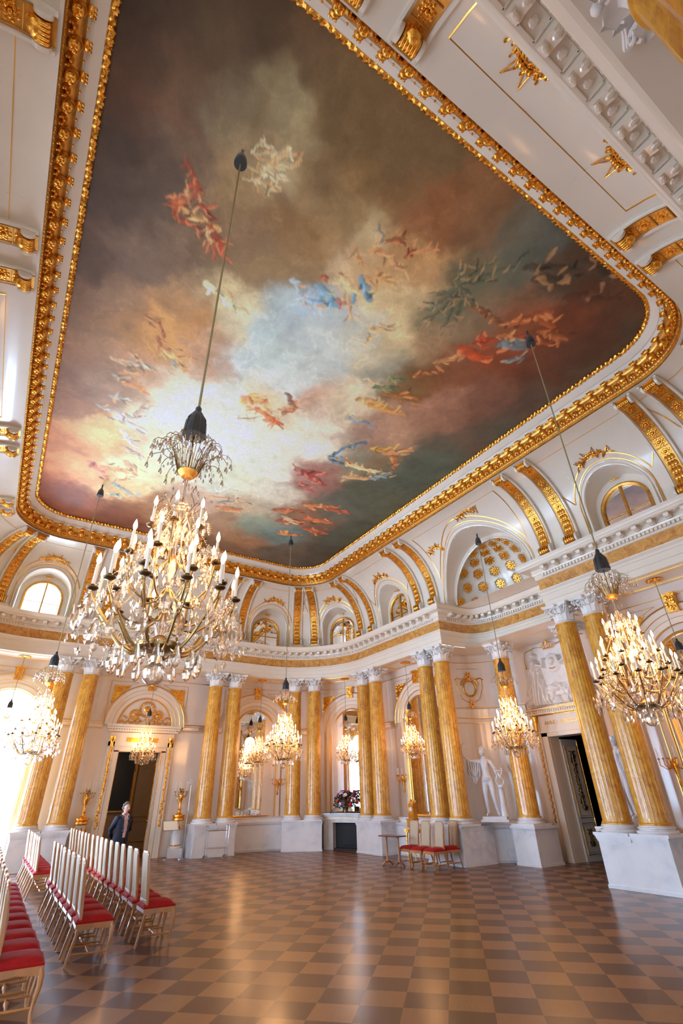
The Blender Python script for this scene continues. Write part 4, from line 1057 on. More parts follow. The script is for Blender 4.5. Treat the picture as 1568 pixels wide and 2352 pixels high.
for k in range(210):      # little drops all through the body
    a_ = rq.random()*2*PI; q = rq.random(); drop_at(polar(a_, lerp(.50, .12, q)+rq.uniform(-.06, .06), lerp(.50, 1.30, q)), rq.uniform(.05, .09), rq.uniform(.012, .018))
for k in range(70): a_ = rq.random()*2*PI; q = rq.random(); drop_at(polar(a_, lerp(.08, .34, q), lerp(1.95, 2.12, rq.random())), rq.uniform(.04, .07), .010)
for k in range(80): a_ = rq.random()*2*PI; drop_at(polar(a_, rq.uniform(.48, .64), rq.uniform(.28, .50)), rq.uniform(.06, .12), rq.uniform(.014, .022))
for k in range(50): a_ = rq.random()*2*PI; drop_at(polar(a_, rq.uniform(.04, .24), rq.uniform(1.30, 1.75)), rq.uniform(.04, .07), .011)
BEADS = m.mesh('bead_chains', M['crystal'], smooth=False)
m = MB(); m.tube([(0, 0, 0), (0, 0, 1)], .012, 6); CORD = m.mesh('cord', M['cord'])
m = MB(); m.lathe([(.10, 2.27), (.105, 2.29), (.10, 2.36), (.085, 2.46), (.065, 2.52), (.03, 2.56), (.03, 2.62), (.018, 2.64)], 18); m2 = m
for k in range(9):
    a_ = k*2*PI/9; m.tube([polar(a_, .105, 2.27), polar(a_, .09, 2.46), polar(a_, .035, 2.56)], .010, 4)
SLEEVE = m.mesh('velvet_sleeve', M['tassel'])
m = MB(); m.lathe([(.095, -.42), (.10, -.38), (.08, -.24), (.045, -.17), (.025, -.14), (.02, 0)], 14); CSLEEVE = m.mesh('ceiling_sleeve', M['tassel'])
m = MB(); m.tube([(0, 0, 1.83), (0, 0, 2.5)], .008, 5); ROD = m.mesh('suspension_rod', M['bronze'])
def make_chandelier(name, lab, grp, full=True, lamp=60):
    t = thing(name, lab, 'chandelier', (0, 0, 0), 0, grp)
    for me in (RING, STEM, BOWL, WIRES, SPRAY, BALL, ROD, SLEEVE): obj(me.name, me, t)
    o = obj('bead_chains', BEADS, t); o['kind'] = 'stuff'
    for (n, r, z, dip, ph), am in zip(TIERS, ARMS):
        for k in range(n):
            a = ph+k*2*PI/n; Mz = Matrix.Rotation(a, 4, 'Z')
            obj('arm', am, t, M=Mz)
            dz = (.03 if k % 2 else -.03)*(r > .3)
            rr = r
            c = obj('candle', CANDLE, t, M=Matrix.Translation(polar(a, rr, z)))
            obj('lamp_flame', BULB, c); obj('drip_cup', CUP, c)
    rn = random.Random(4); cnt = 0
    for k in range(24):
        a = k*2*PI/24; r = .585 if k % 2 else .46; z = .52 if k % 2 else .40; obj('crystal_drop', DROP_L, t, M=Matrix.Translation(polar(a+.05, r, z)) @ Matrix.Rotation(a, 4, 'Z')); cnt += 1
    for k in range(14): a = k*2*PI/14; obj('crystal_drop', DROP_L, t, M=Matrix.Translation(polar(a, .30, .24))); cnt += 1
    for k in range(8): a = k*2*PI/8; obj('crystal_drop', DROP_S, t, M=Matrix.Translation(polar(a, .16, .25))); cnt += 1
    for k in range(40): 
        a = k*2*PI/40; R = .13+.17*(k*7 % 5)/4; H = 2.24-.17*(k*7 % 5)/4; obj('crystal_drop', DROP_S, t, M=Matrix.Translation(polar(a, R+.075, H-.10))); cnt += 1
    for k in range(8): a = k*2*PI/8; obj('crystal_drop', DROP_S, t, M=Matrix.Translation(polar(a, .22, 1.37))); cnt += 1
    for k in range(36):
        a = rn.random()*2*PI; q = rn.random(); r = lerp(.56, .16, q)+rn.uniform(-.04, .04); z = lerp(.50, 1.45, q); obj('crystal_flower', STAR, t, M=Matrix.Translation(polar(a, r, z)) @ Matrix.Rotation(a, 4, 'Z') @ Matrix.Scale(1.5, 4))
    return t
def hang(t, x, y, zball, ztop, lampw, sc=1.0, ceil=True):
    """put a chandelier under its hanging point and give it its cord and its light"""
    t.location = (x, y, zball); t.scale = (sc,)*3
    h = (ztop-zball)/sc; z0 = 2.60
    c = obj('cord', CORD, t, M=Matrix.Translation((0, 0, z0)) @ Matrix.Diagonal((1, 1, h-z0, 1)))
    if ceil: obj('ceiling_sleeve', CSLEEVE, t, M=Matrix.Translation((0, 0, h)))
    for zz, f in ((.95, .6), (1.35, .4)):
        ld = bpy.data.lights.new('candle_light', 'POINT'); ld.energy = lampw*f*EV; ld.color = (1.0, .52, .22); ld.shadow_soft_size = .30*sc
        lo = bpy.data.objects.new('candle_light', ld); COL.objects.link(lo); lo.location = (x, y, zball+zz*sc)
big = make_chandelier('chandelier', 'largest nearest crystal chandelier with lit candles, hanging on the left from a long cord', 'great chandeliers hung from the painted ceiling')
def again(label, grp):
    t = dup(big, (0, 0, 0), 0, label, grp, skip=('cord', 'ceiling_sleeve')); return t
chs = [(again('great lit crystal chandelier cut by the right edge of the picture', 'great chandeliers hung from the painted ceiling'), 7.28, 3.62, 2.46, 10.33, 95, 1, True),
 (again('great lit crystal chandelier on the central cord, left of the fireplace', 'great chandeliers hung from the painted ceiling'), 7.24, 14.56, 2.44, 10.33, 200, 1, True),
 (again('great lit crystal chandelier at the far left, glaring against the bright window', 'great chandeliers hung from the painted ceiling'), .55, 14.5, 2.46, 10.33, 190, 1, True),
 (again('crystal chandelier hanging under the coffered half dome in front of the niche column', 'chandelier of the niche'), 11.55, 9.40, 2.50, 9.22, 130, .98, True)]
for b, s, lab in ((.0, LQ, 'small crystal chandelier in the arch of the end doorway'), (0, 11.29, 'small crystal chandelier before the mirror right of the steel trolley'), (0, 8.02, 'small crystal chandelier over the fireplace with flowers'),
                  (0, 4.595, 'small crystal chandelier before the mirror behind the gilded clock console'), (0, 2*LQ-11.29, 'small crystal chandelier in the bright window at the left edge'), (0, LT-4.595, 'small crystal chandelier before the mirror at the right edge')):
    p = BP(s, 0, .36, 0); chs.append((again(lab, 'small chandeliers hung in the bays'), p[0], p[1], 2.72, ZS-.03, 48, .71, False))
hang(big, .78, 3.70, 2.44, 10.33, 38)
for c in chs: hang(*c)
for s in BAYS['window'][1:]:
    p = BP(s, 0, .36, 0); t = again('small crystal chandelier hanging before the windows of the left wall', 'small chandeliers outside the picture'); hang(t, p[0], p[1], 2.72, ZS-.03, 18, .71, False)
# ---------------------------------------------------------------- chairs (local: +x = front, y across)
def chair_parts():
    P = {}
    m = MB(); m.box((.02, 0, .400), (.215, .215, .030)); 
    for sy in (-1, 1):
        m.prism([(-.18, .37), (.22, .37), (.22, .345), (.12, .352), (.02, .365), (-.08, .352), (-.18, .345)], sy*.205-.012, sy*.205+.012)
    m.prism([(-.20, .37), (.20, .37), (.20, .335), (.10, .355), (.0, .34), (-.10, .355), (-.20, .335)], -.012, .012, Matrix.Translation((.225, 0, 0)) @ Matrix.Rotation(PI/2, 4, 'Z'))
    P['seat_frame'] = m.mesh('seat_frame', M['wood'])
    m = MB(); G = []
    for i in range(11):
        row = []
        for j in range(11):
            u, v = -1+2*i/10, -1+2*j/10; k = (1-abs(u)**4)*(1-abs(v)**4); row.append((.02+u*.225, v*.22, .425+.065*k**.5))
        G.append(row)
    m.grid(G); m.box((.02, 0, .425), (.222, .216, .012)); P['seat'] = m.mesh('seat', M['velvet'])
    # rear leg continuing as back stile
    def stile(sy):
        m = MB(); pts = [(-.235, 0), (-.205, .14), (-.165, .30), (-.150, .42), (-.155, .55), (-.175, .75), (-.205, .95), (-.215, 1.0)]
        m.tube([(x, sy*(.195 if z < .3 else .18), z) for x, z in pts], [.017, .018, .020, .022, .019, .018, .017, .016], 4); return m
    P['legR'] = stile(1).mesh('rear_leg', M['wood']); P['legL'] = stile(-1).mesh('rear_leg', M['wood'])
    def fl(sy):
        m = MB(); pts = [(.215, .40, .028), (.235, .34, .030), (.238, .26, .024), (.222, .16, .017), (.212, .08, .014), (.222, .03, .015), (.235, .008, .020)]
        m.tube([(x, sy*(.185+(x-.21)*.6), z) for x, z, r in pts], [r for x, z, r in pts], 8); return m
    P['flR'] = fl(1).mesh('front_leg', M['wood']); P['flL'] = fl(-1).mesh('front_leg', M['wood'])
    def bx(z): return np.interp(z, [.42, .55, .75, .95, 1.06], [-.150, -.155, -.175, -.205, -.222])
    # upholstered back with round top and its frame
    out = [(.165, .50), (.165, .98)]+[(.165-.055*(1-math.cos(a)), .98+.075*math.sin(a)) for a in np.linspace(.25, PI/2, 6)]
    out = out+[(-y, z) for y, z in out[::-1]]
    m = MB(); n = len(out); V = []
    for dx in (.016, -.016): V += [(bx(z)+dx, y*.93, z) for y, z in out]
    c1 = len(V); V += [(bx(.75)+.034, 0, .75), (bx(.75)-.034, 0, .75)]
    F = [(i, (i+1) % n, n+(i+1) % n, n+i) for i in range(n)]+[(i, c1, (i+1) % n) for i in range(n)]+[(n+i, n+(i+1) % n, c1+1) for i in range(n)]
    m.add(V, F); P['back_panel'] = m.mesh('back_panel', M['fabric'], smooth=False)
    m = MB(); m.tube([(bx(z), y, z) for y, z in out+[out[0]]], .017, 6); m.box((bx(.49), 0, .485), (.013, .165, .022)); P['back_frame'] = m.mesh('back_frame', M['wood'])
    m = MB()
    for sy in (-1, 1): m.tube([(-.19, sy*.19, .13), (-.0, sy*.185, .12+.0), (.215, sy*.185, .12)], [.010, .015, .010], 6)
    m.tube([(.01, -.185, .12), (.01, 0, .13), (.01, .185, .12)], [.010, .017, .010], 6); m.ball((.01, 0, .13), .024, 8, 6); P['stretcher'] = m.mesh('stretcher', M['wood'])
    return P
CH = chair_parts()
def make_chair(lab, grp, x, y, rot):
    t = thing('chair', lab, 'chair', (x, y, 0), rot, grp)
    for k in ('seat_frame', 'seat', 'back_panel', 'back_frame', 'stretcher'): obj(k, CH[k], t)
    for k, n in (('legR', 'leg'), ('legL', 'leg'), ('flR', 'leg'), ('flL', 'leg')): obj(n, CH[k], t)
    return t
ch0 = None
def chair(lab, grp, x, y, rot=0):
    global ch0
    if ch0 is None: ch0 = make_chair(lab, grp, x, y, rot); return ch0
    return dup(ch0, (x, y, 0), rot, lab, grp)
ORD = ['nearest', 'second', 'third', 'fourth', 'fifth', 'sixth', 'seventh', 'eighth', 'ninth', 'tenth', 'eleventh', 'twelfth', 'thirteenth', 'fourteenth', 'fifteenth', 'sixteenth', 'seventeenth', 'eighteenth']
rj = random.Random(2)
y3 = [8.82+.53*i for i in range(17)]
for i, y in enumerate(y3): chair('cream high-backed chair with red seat, %s of the row nearest the open floor' % ORD[i], 'chairs of the row beside the open floor', 2.40+rj.uniform(-.012, .012), y, rj.uniform(-.03, .03)-.03)
for i in range(8): chair('cream high-backed chair with red seat, %s of the middle row' % ORD[i], 'chairs of the middle row', 1.51+rj.uniform(-.012, .012), 8.37+.53*i, rj.uniform(-.03, .03)-.03)
for i in range(8): chair('cream high-backed chair of the block by the far window, %s one' % ORD[i], 'chairs of the block by the far window', 1.38+rj.uniform(-.01, .01), 13.9+.53*i, rj.uniform(-.02, .02)-.02)
for i in range(11): chair('cream chair with bright red seat, %s of the row at the left edge' % ORD[i], 'chairs of the row at the left edge', .60+rj.uniform(-.01, .01), 6.75+.53*i, rj.uniform(-.02, .02)-.03)
for x, y, r, l in ((10.32, 12.62, PI+.05, 'leftmost'), (10.30, 12.12, PI+.03, 'second'), (10.34, 11.63, PI-.03, 'third'), (10.93, 11.72, PI-.12, 'rightmost, set back')):
    chair('cream round-topped chair with red seat by the right wall pedestal, %s of four' % l, 'four chairs by the right wall', x, y, r)

# ---------------------------------------------------------------- small table beside the chairs
t = thing('small_table', 'small dark red tripod table left of the four chairs', 'table', (9.98, 12.99, 0), PI/2+.1)
m = MB(); m.box((0, 0, .70), (.36, .20, .014)); m.build('table_top', M['darkwood'], t)
for sx in (-.24, .24):
    m = MB(); m.lathe([(.03, .06), (.035, .12), (.022, .2), (.028, .4), (.022, .62), (.035, .69)], 12, c=(sx, 0, 0)); m.build('pillar', M['wood'], t)
    for a in (PI/2, -PI/2, (0 if sx > 0 else PI)):
        m = MB(); m.tube([(sx, 0, .10), (sx+.09*math.cos(a), .09*math.sin(a), .09), (sx+.18*math.cos(a), .18*math.sin(a), .02), (sx+.21*math.cos(a), .21*math.sin(a), .01)], [.02, .017, .014, .012], 6); m.build('foot', M['darkwood'], t)
# gilded console with clock against the mirror wall
p = BP(4.595, .35, .22, 0); t = thing('console_table', 'half-round gilt console table behind the small dark table', 'table', (11.35, 13.55, 0), -PI/2)
m = MB(); G = [(0.42*math.cos(a), -.30*math.sin(a)) for a in np.linspace(0, PI, 16)]
def slab(m, k, z0, z1): n = len(G); m.add([(x*k, y*k, z0) for x, y in G]+[(x*k, y*k, z1) for x, y in G], [tuple(range(n))[::-1], tuple(range(n, 2*n))]+[(i, (i+1) % n, n+(i+1) % n, n+i) for i in range(n)])
slab(m, 1, .80, .83); m.build('table_top', M['marble'], t)
m = MB(); slab(m, .93, .70, .80)
for x, y in G: m.tube([(x*.96, y*.96, .71), (x*.96, y*.96, .79)], .016, 5)
m.build('fluted_apron', M['gold'], t)
for a in (.3, 1.1, 2.04, 2.84): m = MB(); m.lathe([(.012, 0), (.016, .04), (.03, .6), (.035, .68), (.03, .70)], 8, c=(.38*math.cos(a), -.26*math.sin(a), 0)); m.build('leg', M['gold'], t)
t = thing('gilded_clock', 'gilt figural mantel clock standing on the console', 'clock', (11.35, 13.62, .83), -PI/2)
m = MB(); m.box((0, -.05, .10), (.15, .11, .10)); m.box((0, -.05, .215), (.17, .13, .015)); m.build('plinth', M['goldflat'], t)
m = MB(); m.box((.04, -.04, .43), (.11, .08, .20)); m.build('case', M['gold'], t)
m = MB(); m.lathe([(.065, .0), (.06, .01)], 16, M=Matrix.Translation((.04, -.125, .48)) @ Matrix.Rotation(PI/2, 4, 'X')); m.build('dial', M['marble'], t)
m = MB(); m.tube([(-.10, -.06, .23), (-.10, -.06, .40), (-.09, -.06, .52), (-.07, -.06, .60)], [.045, .05, .05, .02], 8); m.ball((-.07, -.06, .64), .03, 8, 6); m.tube([(-.09, -.06, .55), (0, -.08, .60), (.06, -.06, .66)], .014, 6)
for q in range(9): m.ball((.04+.08*math.cos(q), -.04+.05*math.sin(q*2), .66+.03*(q % 3)), .03, 6, 4)
m.build('gilt_figure', M['gold'], t)
for x in (-.1, .1): 
    m = MB(); m.tube([(x, -.05, -.0), (x, -.05, .01)], .03, 8); m.build('foot', M['gold'], t)

# ---------------------------------------------------------------- fireplace and flowers
sc = 8.02
def loft(mb, u0, u1, z0, z1, d0, d1):
    us = np.linspace(u0, u1, 5)
    A = [[BP(sc, u, d1, z0), BP(sc, u, d0, z0), BP(sc, u, d0, z1), BP(sc, u, d1, z1)] for u in us]; mb.grid(A)
    for u in (u0, u1): mb.add([BP(sc, u, d1, z0), BP(sc, u, d0, z0), BP(sc, u, d0, z1), BP(sc, u, d1, z1)], [(0, 1, 2, 3)])
    for z in (z0, z1): mb.grid([[BP(sc, u, d0, z), BP(sc, u, d1, z)] for u in us])
t = thing('fireplace', 'white marble fireplace with black opening and gilt studs', 'fireplace', BP(sc, 0, .3, 0), PS(sc)[2]+PI)
inv = np.array((Matrix.Translation(t.location) @ Matrix.Rotation(PS(sc)[2]+PI, 4, 'Z')).inverted())
def L_(m): V = np.vstack(m.v); m.v = [V@inv[:3, :3].T+inv[:3, 3]]; return m
m = MB()
for a, b in ((-.95, -.58), (.58, .95)): loft(m, a, b, 0, .98, .28, .9)
loft(m, -.95, .95, .84, 1.02, .28, .9); loft(m, -1.02, 1.02, 1.02, 1.06, .22, .9); loft(m, -1.08, 1.08, 1.10, 1.15, .16, .9); loft(m, -1.04, 1.04, 1.06, 1.10, .20, .9)
L_(m).build('mantelpiece', M['marble'], t, smooth=False)
m = MB(); loft(m, -.60, .60, 0, .85, .50, .9); L_(m).build('firebox', M['firebox'], t, smooth=False)
m = MB(); loft(m, -.6, .6, 0, .05, .35, .5); m.tube([BP(sc, u, .42, .14) for u in (-.25, 0, .25)], .012, 6); L_(m).build('fender', M['firebox'], t)
m = MB()
for u in np.arange(-.82, .83, .055): m.ball(BP(sc, u, .275, .92), (.013,)*3, 6, 4)
for sg in (-1, 1):
    for z in np.arange(.12, .9, .055): m.ball(BP(sc, sg*.78, .275, z), (.011,)*3, 6, 4)
m.tube([BP(sc, u, .275, .99) for u in np.linspace(-.93, .93, 8)], .006, 4)
L_(m).build('gilt_studs', M['goldline'], t)
# bouquet
bp = BP(sc, .12, .42, 1.15); t = thing('flower_arrangement', 'large bouquet of dark foliage with red, violet and cream flowers on the mantelpiece', 'flowers', bp)
m = MB(); m.lathe([(.09, 0), (.11, .02), (.10, .10), (.12, .18)], 14); m.build('bowl', M['bronze'], t)
rn = random.Random(8); m = MB()
for q in range(900):
    a, e = rn.random()*2*PI, rn.uniform(-.15, 1.45); r = rn.uniform(.5, 1.0)
    c = np.array([.46*r*math.cos(a)*math.cos(e), .46*r*math.sin(a)*math.cos(e), .22+.50*r*math.sin(e)]); d = np.array([rn.gauss(0, 1), rn.gauss(0, 1), rn.gauss(0, .7)]); d /= np.linalg.norm(d); s_ = np.cross(d, [0.1, .3, 1]); s_ /= np.linalg.norm(s_)
    l = rn.uniform(.05, .10); wv = l*.28; m.add([c, c+d*l*.5+s_*wv, c+d*l, c+d*l*.5-s_*wv], [(0, 1, 2, 3)])
for q in range(5):
    a = 2.2+q*.25; m.tube([(.3*math.cos(a), .3*math.sin(a), .25), (.5*math.cos(a), .5*math.sin(a), .10), (.6*math.cos(a), .6*math.sin(a), -.05*q*.3)], .006, 4)
o = m.build('foliage', M['leaf'], t, smooth=False); o['kind'] = 'stuff'
FC = [pmat('petal_%s' % n, c, .6) for n, c in (('violet', (.12, .05, .25)), ('red', (.55, .03, .03)), ('cream', (.75, .66, .55)), ('pink', (.62, .25, .28)), ('dark_red', (.2, .01, .02)))]
FM = []
for mt in FC:
    b = MB(); b.ball((0, 0, 0), (.028, .028, .022), 8, 5)
    for q in range(7): b.ball((.03*math.cos(q*.9), .03*math.sin(q*.9), -.005), (.022, .022, .012), 6, 4)
    FM.append(b.mesh('blossom', mt))
for q in range(64):
    a, e = rn.random()*2*PI, rn.uniform(0, 1.35); r = 1.0
    o = obj('blossom', FM[rn.choice((0, 0, 1, 2, 2, 3, 4, 1))], t, M=Matrix.Translation((.46*math.cos(a)*math.cos(e), .46*math.sin(a)*math.cos(e), .24+.50*math.sin(e))) @ Matrix.Rotation(a, 4, 'Z') @ Matrix.Rotation(PI/2-e, 4, 'Y') @ Matrix.Scale(rn.uniform(.8, 1.5), 4))

# ---------------------------------------------------------------- candelabra on round pedestals beside the end door
def candelabrum(x, y, lab, lab2):
    t = thing('round_pedestal', lab2, 'pedestal', (x, y, 0), 0, 'round pedestals beside the end doorway')
    m = MB(); m.box((0, 0, .13), (.20, .20, .13)); m.lathe([(.19, .26), (.20, .29), (.175, .32), (.165, .36), (.155, 1.0), (.17, 1.05), (.19, 1.08)], 24); m.build('drum', M['marble'], t)
    m = MB(); m.lathe([(.18, .33), (.188, .35), (.18, .37)], 24); m.lathe([(.172, 1.04), (.20, 1.07), (.20, 1.13), (.17, 1.15), (.21, 1.18), (.21, 1.22), (0, 1.22)], 24)
    for q in range(8):
        a = q*PI/4; m.tube([polar(a, .165, 1.0), polar(a+.2, .172, .84), polar(a+PI/8, .168, .78), polar(a+.6, .172, .84), polar(a+PI/4, .165, 1.0)], .014, 5)
    m.build('gilt_mounts', M['gold'], t)
    t = thing('candelabrum', lab, 'candelabrum', (x, y, 1.22), 0, 'gilt vase candelabra')
    m = MB(); m.lathe([(.10, 0), (.11, .03), (.05, .08), (.04, .14), (.06, .18), (.04, .24), (.035, .34), (.07, .46), (.095, .55), (.09, .60), (.05, .62), (.06, .66)], 18)
    for q in range(2): m.tube([(.09*(-1)**q, 0, .56), (.14*(-1)**q, 0, .52), (.11*(-1)**q, 0, .42), (.05*(-1)**q, 0, .36)], .012, 6)
    m.build('vase', M['gold'], t)
    m = MB(); rn = random.Random(1)
    for q in range(22): m.ball((rn.uniform(-.08, .08), rn.uniform(-.08, .08), rn.uniform(.66, .80)), rn.uniform(.02, .04), 6, 4)
    m.build('gilt_bouquet', M['brass'], t)
    for q in range(5):
        a = PI*q/4*1.6+.2; m = MB(); P = [polar(a, .04, .62), polar(a, .12, .54), polar(a, .20, .58), polar(a, .22, .68)]; m.tube(P, .010, 6); m.lathe([(.0, .68), (.035, .70), (.02, .72)], 8, c=polar(a, .22, 0)); o = m.build('branch', M['brass'], t)
        m = MB(); m.lathe([(.008, .72), (.007, 1.02), (0, 1.03)], 6, c=polar(a, .22, 0)); m.build('candle', M['wax'], o)
candelabrum(2.72, 19.65, 'gilt vase candelabrum left of the end doorway', 'round marble pedestal with gilt garlands left of the end doorway')
candelabrum(5.78, 19.60, 'gilt vase candelabrum right of the end doorway', 'round marble pedestal with gilt garlands right of the end doorway')

# sign stand, barrier pole, steel trolley
t = thing('sign_stand', 'music-stand sign with a printed card right of the end doorway', 'sign', (5.42, 19.2, 0))
m = MB(); m.tube([(0, 0, .02), (0, 0, .80)], .010, 6); m.lathe([(.13, 0), (.13, .012), (.03, .025)], 16); m.build('stand', M['steel'], t)
m = MB(); m.box((0, 0, 0), (.24, .006, .16), Matrix.Translation((.0, -.02, .93)) @ Matrix.Rotation(-.65, 4, 'X')); m.build('card', M['paper'], t, smooth=False)
m = MB(); m.tube([(Matrix.Translation((.0, -.02, .93)) @ Matrix.Rotation(-.65, 4, 'X')) @ Vector(v) for v in ((-.24, 0, -.16), (.24, 0, -.16), (.24, 0, .16), (-.24, 0, .16), (-.24, 0, -.16))], .010, 4); m.build('card_frame', M['bronze'], t)
t = thing('light_stand', 'tall thin grey lamp stand before the right candelabrum', 'stand', (5.87, 18.95, 0))
m = MB(); m.lathe([(.20, 0), (.20, .02), (.03, .03)], 20); m.tube([(0, 0, .02), (0, 0, 2.2)], .012, 6); m.build('stand', M['steel'], t)
m = MB(); m.tube([(.012, -.02, 1.35), (.012, -.02, 2.1)], .016, 6); m.build('light_tube', M['paper'], t)
m = MB(); m.box((0, -.02, 2.22), (.05, .03, .07)); m.build('lamp_head', M['doorgreen'], t)
t = thing('trolley', 'empty steel serving trolley in front of the columns right of the end doorway', 'trolley', (6.72, 18.18, 0), -.12)
m = MB()
for sx in (-.34, .34):
    for sy in (-.16, .16): m.tube([(sx*1.12, sy, .88), (sx*1.0, sy, .93), (sx, sy, .90), (sx*.98, sy, .12)], .011, 6)
    m.tube([(sx, -.16, .93), (sx, .16, .93)], .011, 6)
for sy in (-.16, .16):
    for z in (.78, .30): m.tube([(-.34, sy, z), (.34, sy, z)], .009, 6)
m.build('frame', M['steel'], t)
m = MB(); m.box((0, 0, .295), (.34, .16, .006)); m.build('shelf', M['steel'], t)
for sx in (-.33, .33):
    for sy in (-.16, .16): m = MB(); m.tube([(sx, sy-.015, .055), (sx, sy+.015, .055)], .052, 14); m.tube([(sx, sy, .06), (sx, sy, .13)], .02, 6); m.build('wheel', M['steel'], t)
# wall sconces flanking the mirrors
def sconce(sc, u, lab):
    p = BP(sc, u, .86, 2.2); t = thing('wall_sconce', lab, 'sconce', p, PS(sc)[2]+PI, 'gilt wall sconces')
    m = MB(); m.lathe([(.0, -.45), (.03, -.40), (.02, -.28), (.05, -.12), (.07, 0), (.05, .06), (.02, .10)], 10, c=(0, -.05, 0))
    for q in range(8): m.ball((.05*math.cos(q*1.3), -.09, .03*math.sin(q*2.1)), .03, 6, 4)
    m.build('back_plate', M['gold'], t)
    for q, x in enumerate((-.26, -.13, 0, .13, .26)):
        m = MB(); yb = -.26+abs(x)*.5; m.tube([(0, -.08, -.05), (x*.6, yb*.7, -.10), (x, yb, -.02), (x, yb, .08)], .012, 6); m.lathe([(0, .08), (.035, .10), (.015, .12)], 8, c=(x, yb, 0)); o = m.build('arm', M['gold'], t)
        m = MB(); m.lathe([(.008, .12), (.008, .32), (0, .33)], 6, c=(x, yb, 0)); m.build('candle', M['wax'], o)
sconce(4.595, 1.18, 'gilt branched wall sconce left of the mirror behind the clock'); sconce(11.29, -1.02, 'gilt branched wall sconce at the right of the mirror left of the fireplace'); sconce(11.29, 1.02, 'gilt branched wall sconce at the left of the mirror, half hidden by a column')
sconce(LT-4.595, 1.10, 'gilt branched wall sconce at the right edge of the picture')
# small fittings
t = tag(MB().box((0, 0, .05), (.07, .05, .05)).build('black_speaker', M['black'], loc=(5.9, 18.85, 7.23), smooth=False), 'small black box standing on the cornice above the end wall', 'speaker')
